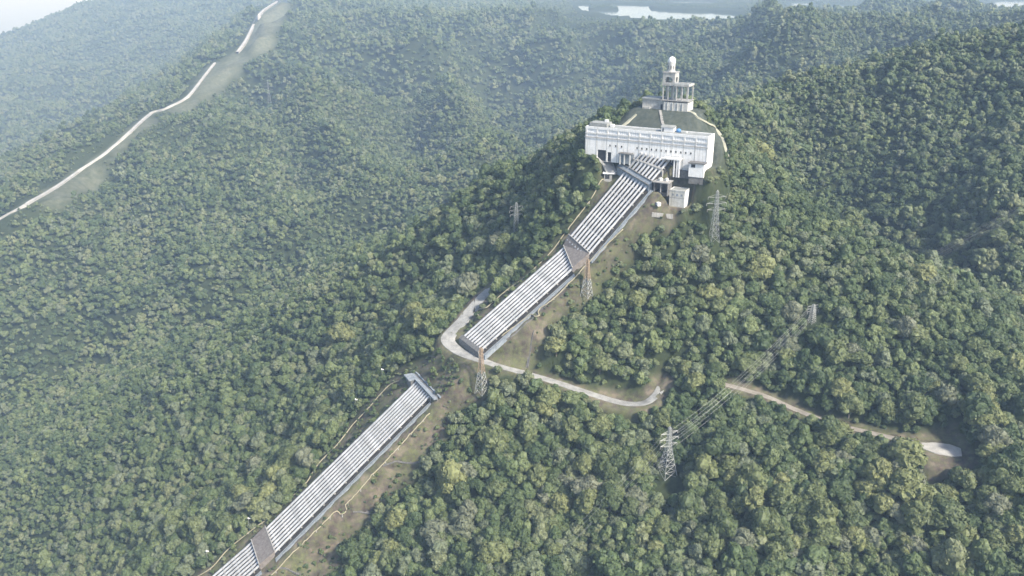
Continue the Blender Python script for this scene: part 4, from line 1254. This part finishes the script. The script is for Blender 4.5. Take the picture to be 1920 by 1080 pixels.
def trunk_mesh(name, r, style, seed):
    g = np.random.default_rng(seed)
    m = MB()
    top = V(g.normal(0, 0.08) * r, g.normal(0, 0.08) * r, 0.85 * r)
    m.tube([V(0, 0, -1.5), V(0.02 * r, 0, 0.3 * r), top], [0.075 * r, 0.058 * r, 0.035 * r], 7)
    for k in range(4):
        ph = k * pi / 2 + g.uniform(-0.4, 0.4)
        e = top + V(cos(ph) * 0.45 * r, sin(ph) * 0.45 * r, 0.32 * r)
        m.tube([top - V(0, 0, 0.15 * r), (top + e) / 2 + V(0, 0, 0.03 * r), e], [0.033 * r, 0.025 * r, 0.012 * r], 5)
    return m.mesh(name, M['bark'])

STYLES = ['dome', 'round', 'round', 'tall', 'dome', 'round', 'tall', 'dome']
far_vars = []
for k in range(8):
    o = bpy.data.objects.new('forest_crown', crown_mesh('forest_crown', M['leaf'], 4.6, 9, 1, 130, 0.42, STYLES[k], 300 + k))
    far_vars.append(o)
mid_vars = []
for k in range(8):
    o = bpy.data.objects.new('forest_crown', crown_mesh('forest_crown', M['leaf'], 4.6, 15, 2, 900, 0.36, STYLES[k], 400 + k))
    mid_vars.append(o)
forest_src = bpy.data.collections.new('forest_sources')
for o in mid_vars + far_vars:
    forest_src.objects.link(o)

def scatter(step, zmin, zmax, wood=True):
    xs = np.arange(-3300, 3000, step); ys = np.arange(230, 5800, step)
    x, y = np.meshgrid(xs, ys)
    x = x + rng.uniform(-0.48, 0.48, x.shape) * step; y = y + rng.uniform(-0.48, 0.48, y.shape) * step
    x = x.ravel(); y = y.ravel()
    z = sample(x, y)
    dep = y * cos(PITCH) - (z - CZ) * sin(PITCH)
    up = y * sin(PITCH) + (z - CZ) * cos(PITCH)
    u = x / dep; v = up / dep
    k = (dep >= zmin) & (dep < zmax) & (np.abs(x) < 0.585 * dep + 130) & (v > -0.45) & (v < 0.40) & (z > 20)
    x, y, z, dep, u, v = (q[k] for q in (x, y, z, dep, u, v))
    free = sample(x, y, no_tree) < 0.35 if wood else np.ones(len(x), bool)
    return tuple(q[free] for q in (x, y, z, dep, u, v))
sets = []
for step, z0, z1, s0 in ((4.4, 250, 640, 0.80), (5.2, 640, 1000, 0.80), (7.2, 1000, 1900, 0.98), (13.8, 1900, 4900, 1.58)):
    x, y, z, dep, u, v = scatter(step, z0, z1)
    big = perlin(x / 90 + 11, y / 90) * 0.30
    sc = s0 * np.exp(rng.normal(0, 0.30, len(x)) + big) * 0.86
    if z0 < 600:      # low wind-clipped trees on the crest, broad ones on the lower slopes
        sc *= np.interp(z - CZ, [-300, -230, -150, -100], [1.32, 1.2, 0.92, 0.76])
    pxx = 960 + u * FPX
    sc *= np.where((dep > 2500) & (pxx > 1000), 0.5, 1.0)
    sc *= np.where((dep > 2250) & (pxx > 1060) & (pxx < 1400), 0.7, 1.0)
    edge = sample(x, y, no_tree)
    sc *= np.where(edge > 0.02, 0.6, 1.0)
    sets.append(np.stack([x, y, z, dep, u, v, np.clip(sc, 0.4, 2.3)], 1))
T = np.concatenate(sets)
n_main = len(T)
# undergrowth between the trunks, and scrub in the clearings
us = []
for step, z0, z1, s0 in ((4.4, 250, 700, 0.52), (7.0, 700, 1050, 0.5)):
    x, y, z, dep, u, v = scatter(step, z0, z1)
    us.append(np.stack([x, y, z - 0.8, dep, u, v, s0 * np.exp(rng.normal(0, 0.25, len(x)))], 1))
x, y, z, dep, u, v = scatter(2.6, 380, 700, False)
cl = sample(x, y, soft_mask([CLEAR1, CLEAR2], 1)); keep = (cl > 0.3) & (perlin(x / 11, y / 11) + 0.5 * perlin(x / 4, y / 4) > -0.04) & (sample(x, y, bare_m) < 0.05)
x, y, z, dep, u, v = (q[keep] for q in (x, y, z, dep, u, v))
us.append(np.stack([x, y, z, dep, u, v, np.exp(rng.normal(-1.55, 0.32, len(x)))], 1))
T = np.concatenate([T] + us)
# the nearest trees in the picture are individuals
inview = (np.arange(len(T)) < n_main) & (np.abs(T[:, 4]) < 0.575) & (T[:, 5] > -0.318) & (T[:, 5] < 0.32)
rank = np.where(inview, T[:, 6] / T[:, 3], 0)
order = np.argsort(-rank)
near_idx = []
for i in order:
    if len(near_idx) >= 300: break
    # skip trees that stand hidden behind a nearer crown
    near_idx.append(i)
is_near = np.zeros(len(T), bool); is_near[near_idx] = True

R_ = T[~is_near]
pm = bpy.data.meshes.new('forest_canopy')
pm.vertices.add(len(R_)); 
pp = R_[:, :3].copy(); pp[:, 2] -= 0.4 + 0.35 * R_[:, 6]
pm.vertices.foreach_set('co', pp.ravel())
n_r = len(R_)
a = pm.attributes.new('scl', 'FLOAT_VECTOR', 'POINT')
hs_ = R_[:, 6] * rng.uniform(0.85, 1.25, n_r)
a.data.foreach_set('vector', np.stack([R_[:, 6] * rng.uniform(0.88, 1.14, n_r), R_[:, 6] * rng.uniform(0.88, 1.14, n_r), hs_], 1).ravel())
a = pm.attributes.new('rot', 'FLOAT_VECTOR', 'POINT')
a.data.foreach_set('vector', np.stack([rng.normal(0, 0.07, n_r), rng.normal(0, 0.07, n_r), rng.uniform(0, 2 * pi, n_r)], 1).ravel())
a = pm.attributes.new('idx', 'INT', 'POINT')
a.data.foreach_set('value', np.where(R_[:, 3] < 760, rng.integers(0, 8, n_r), 8 + rng.integers(0, 8, n_r)).astype(np.int32))
pm.update()
canopy = tag(link('forest_canopy', pm), 'dense green rainforest canopy covering the mountainsides behind the nearest trees', 'forest', kind='stuff')
ng = bpy.data.node_groups.new('forest_scatter', 'GeometryNodeTree')
ng.interface.new_socket('Geometry', in_out='INPUT', socket_type='NodeSocketGeometry')
ng.interface.new_socket('Geometry', in_out='OUTPUT', socket_type='NodeSocketGeometry')
gi = ng.nodes.new('NodeGroupInput'); go = ng.nodes.new('NodeGroupOutput')
m2p = ng.nodes.new('GeometryNodeMeshToPoints')
iop = ng.nodes.new('GeometryNodeInstanceOnPoints')
g2i = ng.nodes.new('GeometryNodeGeometryToInstance')
def attr(name, t):
    n = ng.nodes.new('GeometryNodeInputNamedAttribute'); n.data_type = t; n.inputs['Name'].default_value = name
    return n.outputs['Attribute']
infos = []
for o in (mid_vars + far_vars)[::-1]:
    oi = ng.nodes.new('GeometryNodeObjectInfo'); oi.inputs['Object'].default_value = o; oi.inputs['As Instance'].default_value = True
    infos.append(oi)
# Geometry to Instance keeps the order of its links
for oi in infos:
    ng.links.new(oi.outputs['Geometry'], g2i.inputs[0])
jn = ng.nodes.new('GeometryNodeJoinGeometry')
ng.nodes.remove(g2i)
for oi in infos:
    ng.links.new(oi.outputs['Geometry'], jn.inputs[0])
ng.links.new(gi.outputs[0], m2p.inputs['Mesh'])
ng.links.new(m2p.outputs[0], iop.inputs['Points'])
ng.links.new(jn.outputs[0], iop.inputs['Instance'])
iop.inputs['Pick Instance'].default_value = True
ng.links.new(attr('idx', 'INT'), iop.inputs['Instance Index'])
e2r = ng.nodes.new('FunctionNodeEulerToRotation')
ng.links.new(attr('rot', 'FLOAT_VECTOR'), e2r.inputs[0])
ng.links.new(e2r.outputs[0], iop.inputs['Rotation'])
ng.links.new(attr('scl', 'FLOAT_VECTOR'), iop.inputs['Scale'])
ng.links.new(iop.outputs[0], go.inputs[0])
md = canopy.modifiers.new('forest_scatter', 'NODES'); md.node_group = ng

# individuals: trunk and crown
TINTS = [('leaf_deep', 'dark green'), ('leaf_mid', 'mid green'), ('leaf_light', 'light green'), ('leaf_grey', 'grey-green')]
crown_v = {(t, k): crown_mesh('crown', M[t], 4.6, 20, 2, 1300, 0.34, STYLES[k], 500 + k) for t, _ in TINTS for k in range(6)}
trunk_v = {k: trunk_mesh('trunk', 4.6, STYLES[k], 700 + k) for k in range(6)}
FORM = {'dome': 'flat-topped', 'round': 'round-crowned', 'tall': 'tall-crowned'}
for i in near_idx:
    x, y, z, dep, u, v, sc = T[i]
    px = 960 + u * FPX
    ti = int(rng.choice(4, p=[0.30, 0.36, 0.22, 0.12])); t, tn = TINTS[ti]
    k = int(rng.integers(6))
    py = 540 - v * FPX
    zone = ['in the lower left corner', 'left of the lowest pipes', 'right of the lowest pipes', 'left of the near pylon', 'below the near pylon',
            'right of the near pylon', 'below the dirt road', 'below the turning place', 'by the right edge'][int(np.searchsorted([230, 480, 900, 1150, 1330, 1480, 1680, 1830], px))]
    row = 'at the bottom edge' if py > 1010 else 'low down' if py > 900 else 'halfway up' if py > 700 else 'high up'
    size = 'small' if sc < 1.25 else 'large' if sc > 1.55 else 'medium'
    lab = '%s %s tree, %s, %s, %s' % (FORM[STYLES[k]], tn, size, zone, row)
    o = empty('forest_tree', (x, y, z - 0.4 - 0.3 * sc), rng.uniform(0, 2 * pi), label=lab, cat='tree', group=lab.replace(' tree,', ' trees,'))
    o.scale = (sc * rng.uniform(0.9, 1.12), sc * rng.uniform(0.9, 1.12), sc * rng.uniform(0.9, 1.25))
    link('trunk', trunk_v[k], o)
    link('crown', crown_v[(t, k)], o)
print('TREES', len(T), 'near z', T[near_idx, 3].max())

# ------------------------------------------------------------------ haze
hz = MB().aabox(-32000, 32000, -4000, 42000, -25, CZ + 40)
hm = bpy.data.materials.new('haze'); hm.use_nodes = True
hn = hm.node_tree; hn.nodes.clear()
ho = hn.nodes.new('ShaderNodeOutputMaterial'); hv = hn.nodes.new('ShaderNodeVolumePrincipled')
hv.inputs['Color'].default_value = (*HAZE_COLOR, 1); hv.inputs['Density'].default_value = HAZE_DENSITY; hv.inputs['Anisotropy'].default_value = 0.0; hv.inputs['Absorption Color'].default_value = (1, 1, 1, 1)
hn.links.new(hv.outputs[0], ho.inputs['Volume'])
tag(hz.build('haze', hm), kind='stuff')
